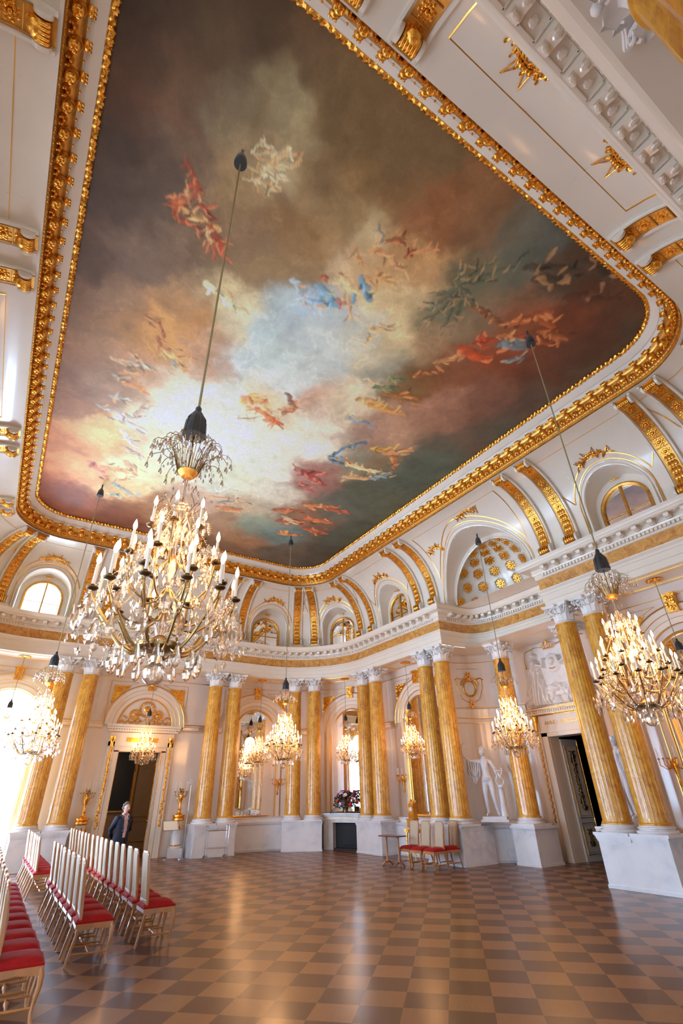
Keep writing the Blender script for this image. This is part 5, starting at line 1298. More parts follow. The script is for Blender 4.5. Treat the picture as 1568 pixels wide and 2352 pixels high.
# colour notes for the ceiling canvas, hall light baked in (dim near end, window glow far left): x, y, r, g, b  and brush strokes
PCOL = [(-0.87,2.92,66,52,40),(-0.12,2.64,84,68,52),(0.40,2.17,80,64,50),(-0.29,3.19,96,74,56),(0.37,2.68,88,70,55),(1.05,2.21,98,78,58),(-0.84,3.80,86,62,48),(-0.95,4.47,70,56,46),(-0.24,3.78,108,82,64),(0.33,3.19,112,98,78),(0.95,2.80,130,118,92),(1.39,2.83,150,136,104),(1.79,2.28,106,86,60),(2.35,2.42,112,90,62),(0.96,3.41,120,104,80),(1.66,3.05,146,130,100),(-0.90,5.49,76,62,54),(-0.43,4.82,96,80,68),(-0.30,4.26,104,84,70),(0.18,4.10,112,92,74),(1.39,3.70,168,150,118),(0.97,4.11,150,124,90),(1.98,3.33,124,100,70),(2.71,3.03,120,94,62),(3.23,2.56,108,86,60),(3.05,2.05,104,84,58),(-0.36,6.09,110,90,76),(-0.97,6.84,96,74,60),(-0.43,7.34,140,112,88),(0.48,5.76,118,96,78),(1.35,5.03,124,100,76),(1.75,4.43,124,96,66),(1.90,5.48,138,114,84),(2.29,4.46,136,108,74),(2.63,3.55,136,112,80),(3.26,3.16,128,98,66),(3.89,2.78,134,90,60),(4.36,2.24,122,88,60),(4.74,2.59,120,92,68),(5.26,2.27,104,98,84),(5.85,2.08,92,96,92),(6.39,2.12,80,60,46),(5.91,2.61,92,96,86),(6.78,2.49,74,64,54),(7.63,2.41,88,54,40),(8.43,2.15,90,60,44),(9.24,2.15,80,66,56),(5.25,3.65,96,94,76),(5.28,4.31,104,102,84),(5.48,3.29,100,96,76),(4.34,3.88,174,134,92),(4.55,4.41,204,180,138),(5.81,5.04,150,120,90),(6.38,4.15,130,110,86),(7.01,3.51,140,80,54),(7.83,3.26,110,62,42),(8.72,3.13,84,52,40),(8.42,4.04,98,58,42),(7.34,4.39,130,70,46),(6.73,4.48,140,76,52),(6.77,5.20,120,74,52),(8.20,5.15,120,80,64),(6.52,5.67,120,78,50),(6.16,6.05,110,84,54),(5.28,6.10,150,146,130),(7.46,6.71,150,110,90),(8.21,5.88,120,84,70),(8.78,6.75,96,78,68),(8.48,7.84,82,90,80),(7.00,7.60,170,134,110),(6.39,8.18,140,110,96),(8.50,8.84,78,86,76),(8.50,10.89,80,84,70),(8.93,13.15,72,76,64),(8.93,15.80,70,66,60),(7.69,12.38,88,92,84),(7.56,9.14,130,106,80),(6.76,9.36,130,124,106),(5.74,10.75,140,100,90),(6.63,13.00,130,96,76),(7.74,13.07,110,80,64),(6.67,14.47,96,116,114),(5.84,14.19,130,140,124),(7.81,15.97,90,80,70),(5.83,15.78,140,104,76),(5.52,16.84,110,84,66),(4.49,14.98,150,120,96),(4.83,13.38,170,150,124),(5.36,12.43,190,184,168),(3.99,12.07,206,206,180),(2.40,6.58,168,184,186),(2.52,6.00,170,186,190),(2.98,5.72,150,176,202),(3.90,6.20,176,184,180),(3.19,6.92,178,190,186),(2.45,7.67,190,200,200),(2.41,8.66,206,212,202),(3.78,7.17,180,186,182),(4.27,5.70,186,180,160),(3.41,9.97,204,210,194),(4.31,10.82,198,206,190),(4.43,9.36,218,208,188),(5.34,9.49,228,218,198),(4.95,10.96,222,220,204),(5.03,7.61,200,184,156),(4.79,5.95,190,180,152),(4.99,5.40,200,180,140),(1.32,6.27,204,184,144),(1.89,6.33,210,200,164),(1.76,6.97,194,184,154),(1.60,7.60,180,140,110),(2.03,8.23,172,142,120),(1.07,7.14,176,130,84),(0.64,6.91,170,130,90),(0.57,7.96,196,146,88),(-0.01,7.79,178,132,86),(-0.59,8.40,150,116,84),(-0.97,9.45,140,104,76),(-0.17,9.89,150,120,96),(-0.98,11.06,146,106,78),(0.56,9.12,180,134,98),(1.23,9.37,234,220,196),(1.35,10.40,238,222,192),(1.12,11.57,214,190,160),(-0.23,12.16,204,154,104),(0.27,11.86,240,196,136),(-0.93,12.58,180,120,80),(-0.21,14.04,224,154,104),(-0.97,14.75,150,84,54),(0.74,14.57,216,170,124),(1.35,13.11,214,200,160),(0.27,15.76,136,78,54),(1.17,16.22,110,64,46),(2.06,15.02,150,110,80),(3.35,13.93,180,150,130),(2.00,11.72,212,212,192),(2.29,10.65,206,212,200),(1.59,15.47,120,76,54),(-0.52,15.61,120,66,46),(2.54,5.09,140,116,86),(3.01,4.59,200,176,140),(2.59,4.36,150,120,84),(3.26,3.68,190,170,132),(3.41,4.15,180,150,112),(3.65,8.81,214,202,170),(3.20,8.35,220,180,140),(4.46,7.95,176,140,120),(5.07,8.55,214,200,180),(5.87,8.71,160,140,124),(0.68,6.44,150,120,90),(-1.13,8.00,120,92,70),(-1.12,6.55,84,66,56),(-1.26,10.07,130,96,72),(8.60,2.54,86,56,44),(8.56,1.95,86,60,46),(7.50,2.05,80,58,44),(6.91,2.20,78,66,56),(6.73,2.96,110,84,66),(6.28,3.46,120,100,80),(9.42,3.59,84,66,56),(8.92,5.07,90,74,66),(9.02,6.18,76,78,70),(8.42,7.41,90,84,72),(8.21,9.55,74,82,72),(3.03,12.10,196,200,184),(3.13,6.39,176,186,186),(3.29,5.54,170,180,180),(3.37,7.74,190,196,190),(2.84,8.06,196,196,180),
]
PSTR = [(0.10,4.28,0.36,4.56,0.039,150,66,44),(0.36,4.56,0.23,4.95,0.055,160,80,54),(0.11,4.90,0.17,5.23,0.049,176,92,58),(0.23,5.20,0.53,5.18,0.045,150,70,48),(0.34,5.05,0.65,4.98,0.073,196,150,106),(0.63,5.03,0.85,4.98,0.052,190,140,98),(0.45,4.82,0.80,4.85,0.036,150,64,44),(0.71,5.03,1.03,5.37,0.060,158,74,50),(0.90,5.13,1.19,5.42,0.039,140,62,44),(0.69,5.08,0.86,5.34,0.030,200,160,120),(0.31,4.90,0.21,4.69,0.018,196,150,110),(0.47,4.80,0.39,4.62,0.018,180,130,96),(0.32,5.07,0.40,5.07,0.026,110,70,50),(0.91,3.61,1.19,3.51,0.019,196,184,150),(0.97,3.44,1.20,3.46,0.018,206,194,160),(0.94,3.87,1.19,3.83,0.032,190,172,130),(1.15,3.74,1.38,3.67,0.052,200,186,148),(1.29,3.48,1.39,3.31,0.051,196,182,146),(1.33,3.73,1.54,3.68,0.046,206,192,158),(1.22,3.66,1.56,3.42,0.039,190,176,138),(0.92,4.07,1.20,3.95,0.017,206,194,160),(1.21,3.96,1.50,3.93,0.034,180,164,126),(3.33,3.91,3.77,3.83,0.052,196,140,98),(3.46,3.69,3.77,3.45,0.047,130,72,48),(3.93,3.64,4.36,3.30,0.024,190,120,80),(3.24,3.51,3.48,3.68,0.030,110,120,124),(3.82,3.90,4.17,3.94,0.050,200,150,110),(3.65,4.20,3.97,4.22,0.043,190,140,98),(3.98,3.70,4.04,3.52,0.033,130,62,44),(3.10,4.05,3.42,4.24,0.020,170,120,80),(2.93,5.01,3.41,5.22,0.098,120,160,182),(3.54,4.48,3.95,4.77,0.078,104,146,172),(3.11,4.59,3.29,4.63,0.030,110,66,46),(3.25,4.65,3.55,4.80,0.074,214,174,130),(3.39,5.12,3.61,5.04,0.056,180,110,96),(3.53,4.92,3.87,5.36,0.041,206,160,120),(2.85,4.80,2.99,4.79,0.039,130,44,36),(3.08,4.86,3.22,4.68,0.022,206,164,124),(3.64,4.41,4.13,4.22,0.052,196,146,98),(4.35,5.32,4.82,5.10,0.041,206,164,118),(4.50,5.70,4.53,5.41,0.032,200,150,106),(4.44,5.14,4.78,5.06,0.025,170,150,124),(2.86,8.65,3.39,8.51,0.129,224,146,98),(3.30,8.84,4.03,9.08,0.081,190,96,64),(3.66,9.10,4.13,9.02,0.084,186,90,60),(3.94,8.64,4.12,8.25,0.082,140,84,62),(3.72,7.95,4.08,8.37,0.051,110,70,56),(3.03,9.42,3.42,9.11,0.021,150,100,76),(3.37,8.61,3.65,8.81,0.066,206,160,120),(5.49,7.90,6.13,7.82,0.063,110,130,150),(5.28,7.19,5.84,7.03,0.078,196,150,98),(5.69,7.21,6.56,7.06,0.093,190,130,66),(5.09,6.54,5.48,6.55,0.042,220,190,150),(5.43,6.66,5.84,6.41,0.075,72,96,68),(5.62,6.21,5.93,6.11,0.048,80,100,70),(5.75,6.73,6.59,6.39,0.077,150,96,52),(5.98,5.84,6.33,5.47,0.084,130,74,48),(6.15,5.27,6.49,4.91,0.069,190,134,92),(6.40,4.68,7.18,4.64,0.122,176,74,42),(6.56,4.44,6.80,4.16,0.077,168,64,38),(7.06,4.14,7.65,3.92,0.122,96,112,120),(7.53,4.43,7.77,4.13,0.070,104,116,120),(6.87,3.98,7.16,3.87,0.053,186,120,80),(6.81,3.69,7.33,3.00,0.093,160,88,52),(7.07,3.22,7.83,3.26,0.101,150,80,48),(7.28,3.73,7.97,3.58,0.065,150,74,46),(5.75,3.79,6.78,3.78,0.067,120,76,50),(5.29,3.57,5.01,4.01,0.045,84,88,72),(5.25,3.53,5.42,2.91,0.045,82,86,72),(5.29,3.57,5.84,2.76,0.041,84,88,74),(5.29,3.57,5.76,3.11,0.041,80,84,70),(5.32,3.60,5.31,4.55,0.041,82,88,72),(5.32,3.60,5.74,4.67,0.041,84,88,74),(5.32,3.60,5.82,4.23,0.041,84,86,72),(5.25,3.53,5.00,3.27,0.040,86,90,76),(5.29,3.57,5.06,4.39,0.036,86,90,76),(5.32,3.60,5.83,3.74,0.036,84,86,72),(6.05,2.63,6.98,2.16,0.087,66,56,44),(6.41,2.71,7.00,2.46,0.118,66,54,42),(6.89,2.01,7.65,1.96,0.088,70,56,46),(7.26,2.64,8.25,2.14,0.087,78,48,38),(7.51,3.46,8.20,3.31,0.075,150,90,56),(5.95,9.59,6.08,9.04,0.066,58,110,140),(6.08,9.04,6.45,8.48,0.063,60,110,136),(6.03,9.67,6.37,9.72,0.066,54,104,136),(6.59,9.59,7.53,9.55,0.085,230,198,150),(6.42,9.44,6.65,9.55,0.050,150,100,70),(7.46,9.46,7.89,9.47,0.044,226,190,146),(6.73,8.65,7.22,8.48,0.079,200,150,66),(7.17,8.62,7.82,8.12,0.098,196,130,84),(6.85,10.23,7.74,9.84,0.090,210,160,110),(7.62,9.91,7.95,9.44,0.091,100,130,140),(7.52,8.66,7.90,8.93,0.083,180,110,70),(5.41,10.68,6.21,10.47,0.139,160,84,80),(5.69,10.65,6.57,10.96,0.123,140,62,62),(5.86,11.24,6.46,11.47,0.093,150,80,76),(5.16,10.44,5.52,10.62,0.025,130,90,70),(5.84,13.12,6.82,12.71,0.116,150,84,56),(6.61,12.33,7.59,11.92,0.114,196,120,76),(6.31,13.73,7.20,13.39,0.134,146,72,52),(7.04,13.11,8.02,12.91,0.122,180,96,60),(6.75,14.62,7.54,14.36,0.120,190,110,66),(7.44,13.82,8.31,13.71,0.106,176,84,54),(7.20,12.15,8.22,12.06,0.084,176,80,54),(6.31,13.37,6.79,13.63,0.087,180,160,130),(3.63,13.45,4.72,13.12,0.079,190,150,120),(4.12,13.97,4.81,13.73,0.125,170,110,80),(3.67,13.13,4.06,12.60,0.048,220,214,206),(4.02,13.70,4.47,13.27,0.061,120,124,130),(-0.00,13.40,0.42,13.79,0.120,206,120,100),(0.44,13.91,0.59,14.09,0.090,210,140,116),(0.44,13.52,1.01,13.31,0.105,190,140,110),(0.92,12.85,1.29,13.41,0.119,190,146,120),(0.96,14.01,1.22,13.72,0.074,180,140,110),(0.81,14.24,1.56,14.68,0.113,130,150,150),(0.81,14.97,1.20,14.90,0.079,150,180,160),(0.34,11.01,1.03,11.19,0.113,196,190,190),(-0.13,10.72,0.62,10.83,0.095,170,160,150),(0.09,10.24,0.49,10.17,0.078,180,170,156),(0.54,11.49,1.00,12.09,0.075,206,200,196),(0.72,10.78,0.80,10.16,0.071,170,150,140),(0.79,12.21,1.31,12.38,0.080,180,160,150),(-0.14,8.95,0.24,9.01,0.068,180,160,130),(0.22,8.88,0.78,8.83,0.069,170,160,140),(0.02,9.30,0.56,9.12,0.059,176,130,96),(0.27,9.62,0.67,9.62,0.074,210,130,84),(-0.04,9.49,0.24,9.48,0.048,160,150,130),(0.16,8.62,0.38,8.77,0.045,186,150,116),(0.54,7.85,0.82,8.22,0.052,150,96,66),(0.75,8.12,1.14,8.32,0.065,216,160,110),(1.08,8.28,1.40,8.53,0.045,206,146,100),(1.02,8.24,1.45,8.05,0.034,206,140,96),(0.17,7.44,0.54,7.52,0.029,150,100,74),(0.53,7.47,0.67,7.83,0.030,140,84,58),(1.01,8.39,1.15,8.53,0.051,120,140,146),(1.01,6.14,1.69,6.28,0.080,226,216,176),(1.50,6.28,1.91,6.37,0.046,216,206,166),(2.40,5.18,2.88,5.54,0.043,170,186,196),(2.84,5.46,3.18,5.36,0.056,150,180,206),]# ---------------------------------------------------------------- painted ceiling canvas
def vnoise(x, y, seed):
    rs = np.random.RandomState(seed); T = rs.rand(64, 64); xi = np.floor(x).astype(int); yi = np.floor(y).astype(int); fx = x-xi; fy = y-yi
    fx = fx*fx*(3-2*fx); fy = fy*fy*(3-2*fy); g = lambda a, b: T[a % 64, b % 64]
    return (g(xi, yi)*(1-fx)+g(xi+1, yi)*fx)*(1-fy)+(g(xi, yi+1)*(1-fx)+g(xi+1, yi+1)*fx)*fy
def fbm(x, y, seed, o=5):
    v = 0; a = .5
    for k in range(o): v = v+a*(vnoise(x*2**k+k*7.3, y*2**k+k*3.1, seed+k)-.5)*2; a *= .55
    return v
def lin(c): c = np.asarray(c, float)/255; return np.where(c < .04045, c/12.92, ((c+.055)/1.055)**2.4)
def canvas():
    hx, hy = HX+RC-1.95, HY+RC-1.95; st_ = .026
    nx, ny = int(2*hx/st_), int(2*hy/st_)
    X, Y = np.meshgrid(np.linspace(CX-hx, CX+hx, nx), np.linspace(CY-hy, CY+hy, ny), indexing='ij')
    WX = X+.40*fbm(X*1.1, Y*1.1, 1)+.20*fbm(X*3.3, Y*3.3, 5); WY = Y+.40*fbm(X*1.1+9, Y*1.1, 2)+.20*fbm(X*3.3+3, Y*3.3, 6)
    P = np.array(PCOL, float); C = lin(P[:, 2:]); num = np.zeros((nx, ny, 3)); den = np.zeros((nx, ny))
    D = np.sqrt(((P[:, None, :2]-P[None, :, :2])**2).sum(-1)); np.fill_diagonal(D, 9); rad = np.clip(np.sort(D, 1)[:, :3].mean(1), .22, 1.1)
    for (x, y), c, r in zip(P[:, :2], C, rad):
        d2 = (WX-x)**2+(WY-y)**2; w_ = np.exp(-d2/(2*(.38*r)**2))+1e-4/(d2+.05); num += w_[..., None]*c; den += w_
    col_ = num/den[..., None]
    bil = 1-2*np.abs(fbm(WX*1.3, WY*1.3, 120, 4)); col_ *= (.90+.15*bil+.26*fbm(X*2.0, Y*2.0, 20, 6)+.08*fbm(X*9, Y*7, 31, 3))[..., None]
    # billow edges: lighter rims along the clouds
    n = fbm(WX*1.6, WY*1.6, 44, 4); rim = np.exp(-(n/.05)**2)*.16*(col_.mean(-1) > .12); col_ *= (1+rim)[..., None]
    rg = random.Random(77); strokes = []
    for x1, y1, x2, y2, wd, r, g, b in PSTR:
        strokes.append((x1, y1, x2, y2, wd*.85, r, g, b)); L0 = math.hypot(x2-x1, y2-y1)
        for q in range(7):
            t = rg.random(); a = math.atan2(y2-y1, x2-x1)+rg.gauss(0, .9); l = rg.uniform(.25, .55)*min(L0, .45); cx_, cy_ = lerp(x1, x2, t)+rg.gauss(0, wd*1.1), lerp(y1, y2, t)+rg.gauss(0, wd*1.1)
            k = rg.choice((.6, .75, 1.1, 1.25, 1.0)); f = rg.random() < .38
            c = (min(235, r*k), min(230, g*k), min(225, b*k)) if not f else (206*min(1.05, .5+r/300), 160*min(1.05, .5+g/260), 118*min(1.05, .5+b/230))
            strokes.append((cx_, cy_, cx_+l*math.cos(a), cy_+l*math.sin(a), wd*rg.uniform(.22, .5), *c))
    for x1, y1, x2, y2, wd, r, g, b in strokes:
        pad = .5; ia = slice(max(0, int((min(x1, x2)-pad-CX+hx)/st_)), max(0, int((max(x1, x2)+pad-CX+hx)/st_))); ja = slice(max(0, int((min(y1, y2)-pad-CY+hy)/st_)), max(0, int((max(y1, y2)+pad-CY+hy)/st_)))
        x, y = X[ia, ja], Y[ia, ja]; wob = .075
        xx = x+wob*fbm(x*6, y*6, 60, 3); yy = y+wob*fbm(x*6+5, y*6, 70, 3)
        dx, dy = x2-x1, y2-y1; L2 = dx*dx+dy*dy+1e-9; t = np.clip(((xx-x1)*dx+(yy-y1)*dy)/L2, 0, 1)
        d = np.hypot(xx-x1-t*dx, yy-y1-t*dy); hw = wd*1.25*(.55+.45*np.sin(PI*np.clip(.15+.8*t, 0, 1)))
        al = np.clip((hw-d)/(.035)+.5, 0, 1)*(.80+.3*fbm(x*5, y*5, 90, 2)); c = lin((r, g, b)); side = ((xx-x1)*-dy+(yy-y1)*dx)/math.sqrt(L2)/max(hw.max(), .01)
        sh = (1+.42*np.clip(side, -1, 1)+.35*fbm(x*7, y*7, 80, 3))[..., None]
        col_[ia, ja] = col_[ia, ja]*(1-al[..., None])+c*sh*al[..., None]
    KP = 1.42
    col_ = np.clip(col_*KP*np.array([1, .97, .86]), .004, .80)
    me = bpy.data.meshes.new('painted_canvas'); idx = np.arange(nx*ny).reshape(nx, ny)
    V = np.stack([X, Y, np.full_like(X, 10.33)], -1).reshape(-1, 3).astype(np.float32)
    F = np.stack([idx[:-1, :-1], idx[:-1, 1:], idx[1:, 1:], idx[1:, :-1]], -1).reshape(-1, 4).astype(np.int32)
    me.vertices.add(len(V)); me.vertices.foreach_set('co', V.ravel()); me.loops.add(F.size); me.loops.foreach_set('vertex_index', F.ravel())
    me.polygons.add(len(F)); me.polygons.foreach_set('loop_start', np.arange(0, F.size, 4, dtype=np.int32)); me.polygons.foreach_set('loop_total', np.full(len(F), 4, np.int32)); me.update(calc_edges=True)
    at = me.color_attributes.new('paint', 'FLOAT_COLOR', 'POINT'); at.data.foreach_set('color', np.concatenate([col_.reshape(-1, 3), np.ones((nx*ny, 1))], 1).astype(np.float32).ravel())
    m, nt, b = newmat('oil_paint'); a = N(nt, 'ShaderNodeVertexColor'); a.layer_name = 'paint'
    tc = N(nt, 'ShaderNodeTexCoord'); nz = N(nt, 'ShaderNodeTexNoise'); nz.inputs['Scale'].default_value = 14; nz.inputs['Detail'].default_value = 6; nz.inputs['Distortion'].default_value = 1.2
    nt.links.new(tc.outputs['Object'], nz.inputs[0]); mp = N(nt, 'ShaderNodeMapRange'); mp.inputs['To Min'].default_value = .84; mp.inputs['To Max'].default_value = 1.16; nt.links.new(nz.outputs[0], mp.inputs[0])
    mx = N(nt, 'ShaderNodeVectorMath'); mx.operation = 'SCALE'; nt.links.new(a.outputs[0], mx.inputs[0]); nt.links.new(mp.outputs[0], mx.inputs['Scale']); nt.links.new(mx.outputs[0], b.inputs['Base Color'])
    b.inputs['Roughness'].default_value = .5; b.inputs['Specular IOR Level'].default_value = .3; me.materials.append(m)
    o = obj('ceiling_painting', me); tag(o, 'huge painted ceiling canvas of clouds and blue sky inside the gilt rope frame', 'painting')
canvas()
m = MB(); m.box((CX, CY, 10.6), (8.5, 11, .05)); 
st(m.build('ceiling_slab', M['dark'], smooth=False))

# gilded sprigs on the cove
def sprig(sc, u0, z0, w, lab, up=.22, flip=1):
    rn = random.Random(int(sc*10+u0*100)); m = MB()
    def P(u, z, e=.03):
        z = min(z, 9.47); return BP(sc, u, cove(z)-e, z) if sc > 1e-6 else PF(u % LT, cove(z)-e, z)
    pts = [(u0+w*t, z0+up*math.sin(PI*(t+.5))*(.9)*flip) for t in np.linspace(-.5, .5, 15)]
    m.tube([P(u, z) for u, z in pts], .014, 5)
    for i, (u, z) in enumerate(pts):
        for sg in (1, -1):
            du, dz = rn.uniform(-.11, .11), sg*rn.uniform(.02, .08); m.tube([P(u, z), P(u+du*.6, z+dz*.6), P(u+du, z+dz)], [.012, .022, .004], 5)
            m.ball(P(u+du*1.1, z+dz*1.05), rn.uniform(.014, .026), 6, 4)
        if abs(i-7) < 3: m.ball(P(u, z+.02, .05), rn.uniform(.03, .05), 7, 5)
    for sg in (1, -1): m.tube([P(u0+sg*.05, z0+.12), P(u0+sg*.16, z0+.20), P(u0+sg*.12, z0+.06), P(u0+sg*.24, z0+.01)], .012, 5)
    tag(m.build('gilded_sprig', M['gold']), lab, 'ornament', 'gilded sprigs on the cove')
SL = {4.595: 'above the mirror window left of the half dome', 8.02: 'above the round window over the fireplace', 11.29: 'above the round window left of the ceiling corner', LQ: 'above the end doorway, behind the big chandelier', 2*LQ-11.29: 'above the bright round window at the left', LT-4.595: 'above the large round mirror window at the right'}
for sc, k in ALLB[1:]:
    lab = [v for q, v in SL.items() if abs(q-sc) < .01]
    if abs(sc-3*LQ) < .01:
        sprig(sc, -.95, 9.27, .7, 'gilded foliage sprig nearer the camera, by the carved cornice at the top right', .07); sprig(sc, .95, 9.27, .7, 'gilded foliage sprig farther right by the carved cornice at the top right', .07)
    else: sprig(sc, 0, 9.13, .85, 'gilded foliage sprig '+(lab[0] if lab else 'on the near or window-side cove'), .10)
sprig(0, 1.42, 9.05, .62, 'gilded foliage sprig at the upper left of the half dome', .12); sprig(0, -.55+.0, 9.42, .8, 'gilded foliage sprig above the half dome', .06)

# ---------------------------------------------------------------- figures
def skin(name, nodes, edges, mat, parent=None, sub=2, smooth=True):
    me = bpy.data.meshes.new(name); names = list(nodes); ix = {n: i for i, n in enumerate(names)}
    me.from_pydata([nodes[n][:3] for n in names], [(ix[a], ix[b]) for a, b in edges], [])
    o = bpy.data.objects.new(name+'_tmp', me); COL.objects.link(o)
    o.modifiers.new('s', 'SKIN'); 
    for n, v in zip(names, me.skin_vertices[0].data):
        r = nodes[n][3]; v.radius = r if isinstance(r, tuple) else (r, r)
    me.skin_vertices[0].data[0].use_root = True
    sb = o.modifiers.new('u', 'SUBSURF'); sb.levels = sub; sb.render_levels = sub
    dg = bpy.context.evaluated_depsgraph_get(); dg.update(); m2 = bpy.data.meshes.new_from_object(o.evaluated_get(dg))
    m2.name = name; m2.materials.clear(); m2.materials.append(mat); m2.polygons.foreach_set('use_smooth', [True]*len(m2.polygons)); bpy.data.objects.remove(o)
    return obj(name, m2, parent)
def hand_nodes(nodes, edges, key, wrist, d, side, k=1.0, curl=.5):
    """palm and five fingers growing from wrist along d"""
    d = Vector(d).normalized(); s_ = Vector(side).normalized(); n = d.cross(s_); w_ = Vector(wrist)
    pm = w_+d*.05*k; nodes[key+'p'] = (*pm, (.030*k, .016*k)); edges.append((key+'w', key+'p'))
    for i, (off, ln) in enumerate(((-.026, .062), (-.009, .075), (.009, .070), (.025, .055))):
        a = w_+d*.085*k+s_*off*k; b = a+(d*math.cos(curl)+n*math.sin(curl))*ln*.5*k; c = b+(d*math.cos(curl*2.2)+n*math.sin(curl*2.2))*ln*.5*k
        for j, (q, r) in enumerate(((a, .0095), (b, .0085), (c, .007))): nodes[key+str(i)+'abc'[j]] = (*q, r*k)
        edges += [(key+'p', key+str(i)+'a'), (key+str(i)+'a', key+str(i)+'b'), (key+str(i)+'b', key+str(i)+'c')]
    a = w_+d*.03*k-s_*.035*k+n*.01; b = a+(d*.7-s_*.6).normalized()*.035*k; c = b+d*.025*k
    for j, (q, r) in enumerate(((a, .011), (b, .0095), (c, .008))): nodes[key+'t'+'abc'[j]] = (*q, r*k)
    edges += [(key+'w', key+'ta'), (key+'ta', key+'tb'), (key+'tb', key+'tc')]
def face(m, c, k=1.0, turn=0):
    """head with face: local -y is forward"""
    Mt = Matrix.Translation(c) @ Matrix.Rotation(turn, 4, 'Z')
    m.ball((0, 0, 0), (.074*k, .092*k, .112*k), 20, 14, Mt) if False else None
    n = 28; mm = 22; V = []
    for j in range(1, mm):
        for i in range(n):
            th = PI*j/mm; ph = 2*PI*i/n; x = math.sin(th)*math.cos(ph); y = math.sin(th)*math.sin(ph); z = math.cos(th)
            X, Y_, Z = x*.075, y*.095, z*.118
            if z < -.1: X *= 1-.32*(-z-.1); Y_ *= 1-.12*(-z) if y < 0 else 1-.35*(-z)
            f = max(0, -y)
            def g(cx_, cz_, sx, sz, h): return h*math.exp(-((x-cx_)/sx)**2-((z-cz_)/sz)**2)*(f > .2)
            Y_ -= g(0, -.12, .14, .20, .024)+g(0, -.50, .22, .07, .008)+g(0, .18, .5, .10, .006)+g(0, -.80, .2, .12, .012)-g(.36, .04, .16, .10, .012)-g(-.36, .04, .16, .10, .012)-g(0, -.55, .2, .025, .006)
            V.append((X*k, Y_*k, Z*k))
    V += [(0, 0, .118*k), (0, 0, -.112*k)]; kk = (mm-1)*n
    F = [(j*n+i, (j+1)*n+i, (j+1)*n+(i+1) % n, j*n+(i+1) % n) for j in range(mm-2) for i in range(n)]+[(kk, i, (i+1) % n) for i in range(n)]+[(kk+1, (mm-2)*n+(i+1) % n, (mm-2)*n+i) for i in range(n)]
    A = np.array(Mt); m.add(np.array(V)@A[:3, :3].T+A[:3, 3], F)
    for sg in (-1, 1): m.ball((0, 0, 0), (.010*k, .02*k, .03*k), 8, 6, M=None) if False else m.add(*(lambda b: (np.vstack(b.v)@A[:3, :3].T+A[:3, 3], b.f))(MB().ball((sg*.076*k, .005, -.005), (.010*k, .018*k, .030*k), 8, 6)))
def body(pose, k=1.0):
    nd, ed = {}, []
    P = pose
    nd['pel'] = (*P['pel'], (.125*k, .10*k)); nd['wai'] = (*P['wai'], (.115*k, .085*k)); nd['che'] = (*P['che'], (.15*k, .105*k)); nd['nb'] = (*P['nb'], .075*k); nd['neck'] = (*P['neck'], .050*k); nd['hb'] = (*P['hb'], .048*k)
    ed += [('pel', 'wai'), ('wai', 'che'), ('che', 'nb'), ('nb', 'neck'), ('neck', 'hb')]
    for s in 'lr':
        nd['sh'+s] = (*P['sh'+s], .058*k); nd['ua'+s] = (*((Vector(P['sh'+s])+Vector(P['el'+s]))/2), .046*k); nd['el'+s] = (*P['el'+s], .036*k); nd['fa'+s] = (*(Vector(P['el'+s])*.6+Vector(P['wr'+s])*.4), .035*k); nd['h'+s+'w'] = (*P['wr'+s], .022*k)
        ed += [('nb', 'sh'+s), ('sh'+s, 'ua'+s), ('ua'+s, 'el'+s), ('el'+s, 'fa'+s), ('fa'+s, 'h'+s+'w')]
        d = Vector(P['wr'+s])-Vector(P['el'+s]); hand_nodes(nd, ed, 'h'+s, P['wr'+s], d, P.get('hs'+s, (0, 1, 0)), k, .6)
        nd['hp'+s] = (*P['hp'+s], .092*k); nd['th'+s] = (*((Vector(P['hp'+s])+Vector(P['kn'+s]))/2), .075*k); nd['kn'+s] = (*P['kn'+s], .052*k); nd['ca'+s] = (*(Vector(P['kn'+s])*.68+Vector(P['an'+s])*.32), .052*k); nd['an'+s] = (*P['an'+s], .033*k); nd['ft'+s] = (*((Vector(P['an'+s])+Vector(P['to'+s]))/2+Vector((0, 0, -.01))), (.032*k, .03*k)); nd['to'+s] = (*P['to'+s], (.030*k, .018*k))
        ed += [('pel', 'hp'+s), ('hp'+s, 'th'+s), ('th'+s, 'kn'+s), ('kn'+s, 'ca'+s), ('ca'+s, 'an'+s), ('an'+s, 'ft'+s), ('ft'+s, 'to'+s)]
    return nd, ed
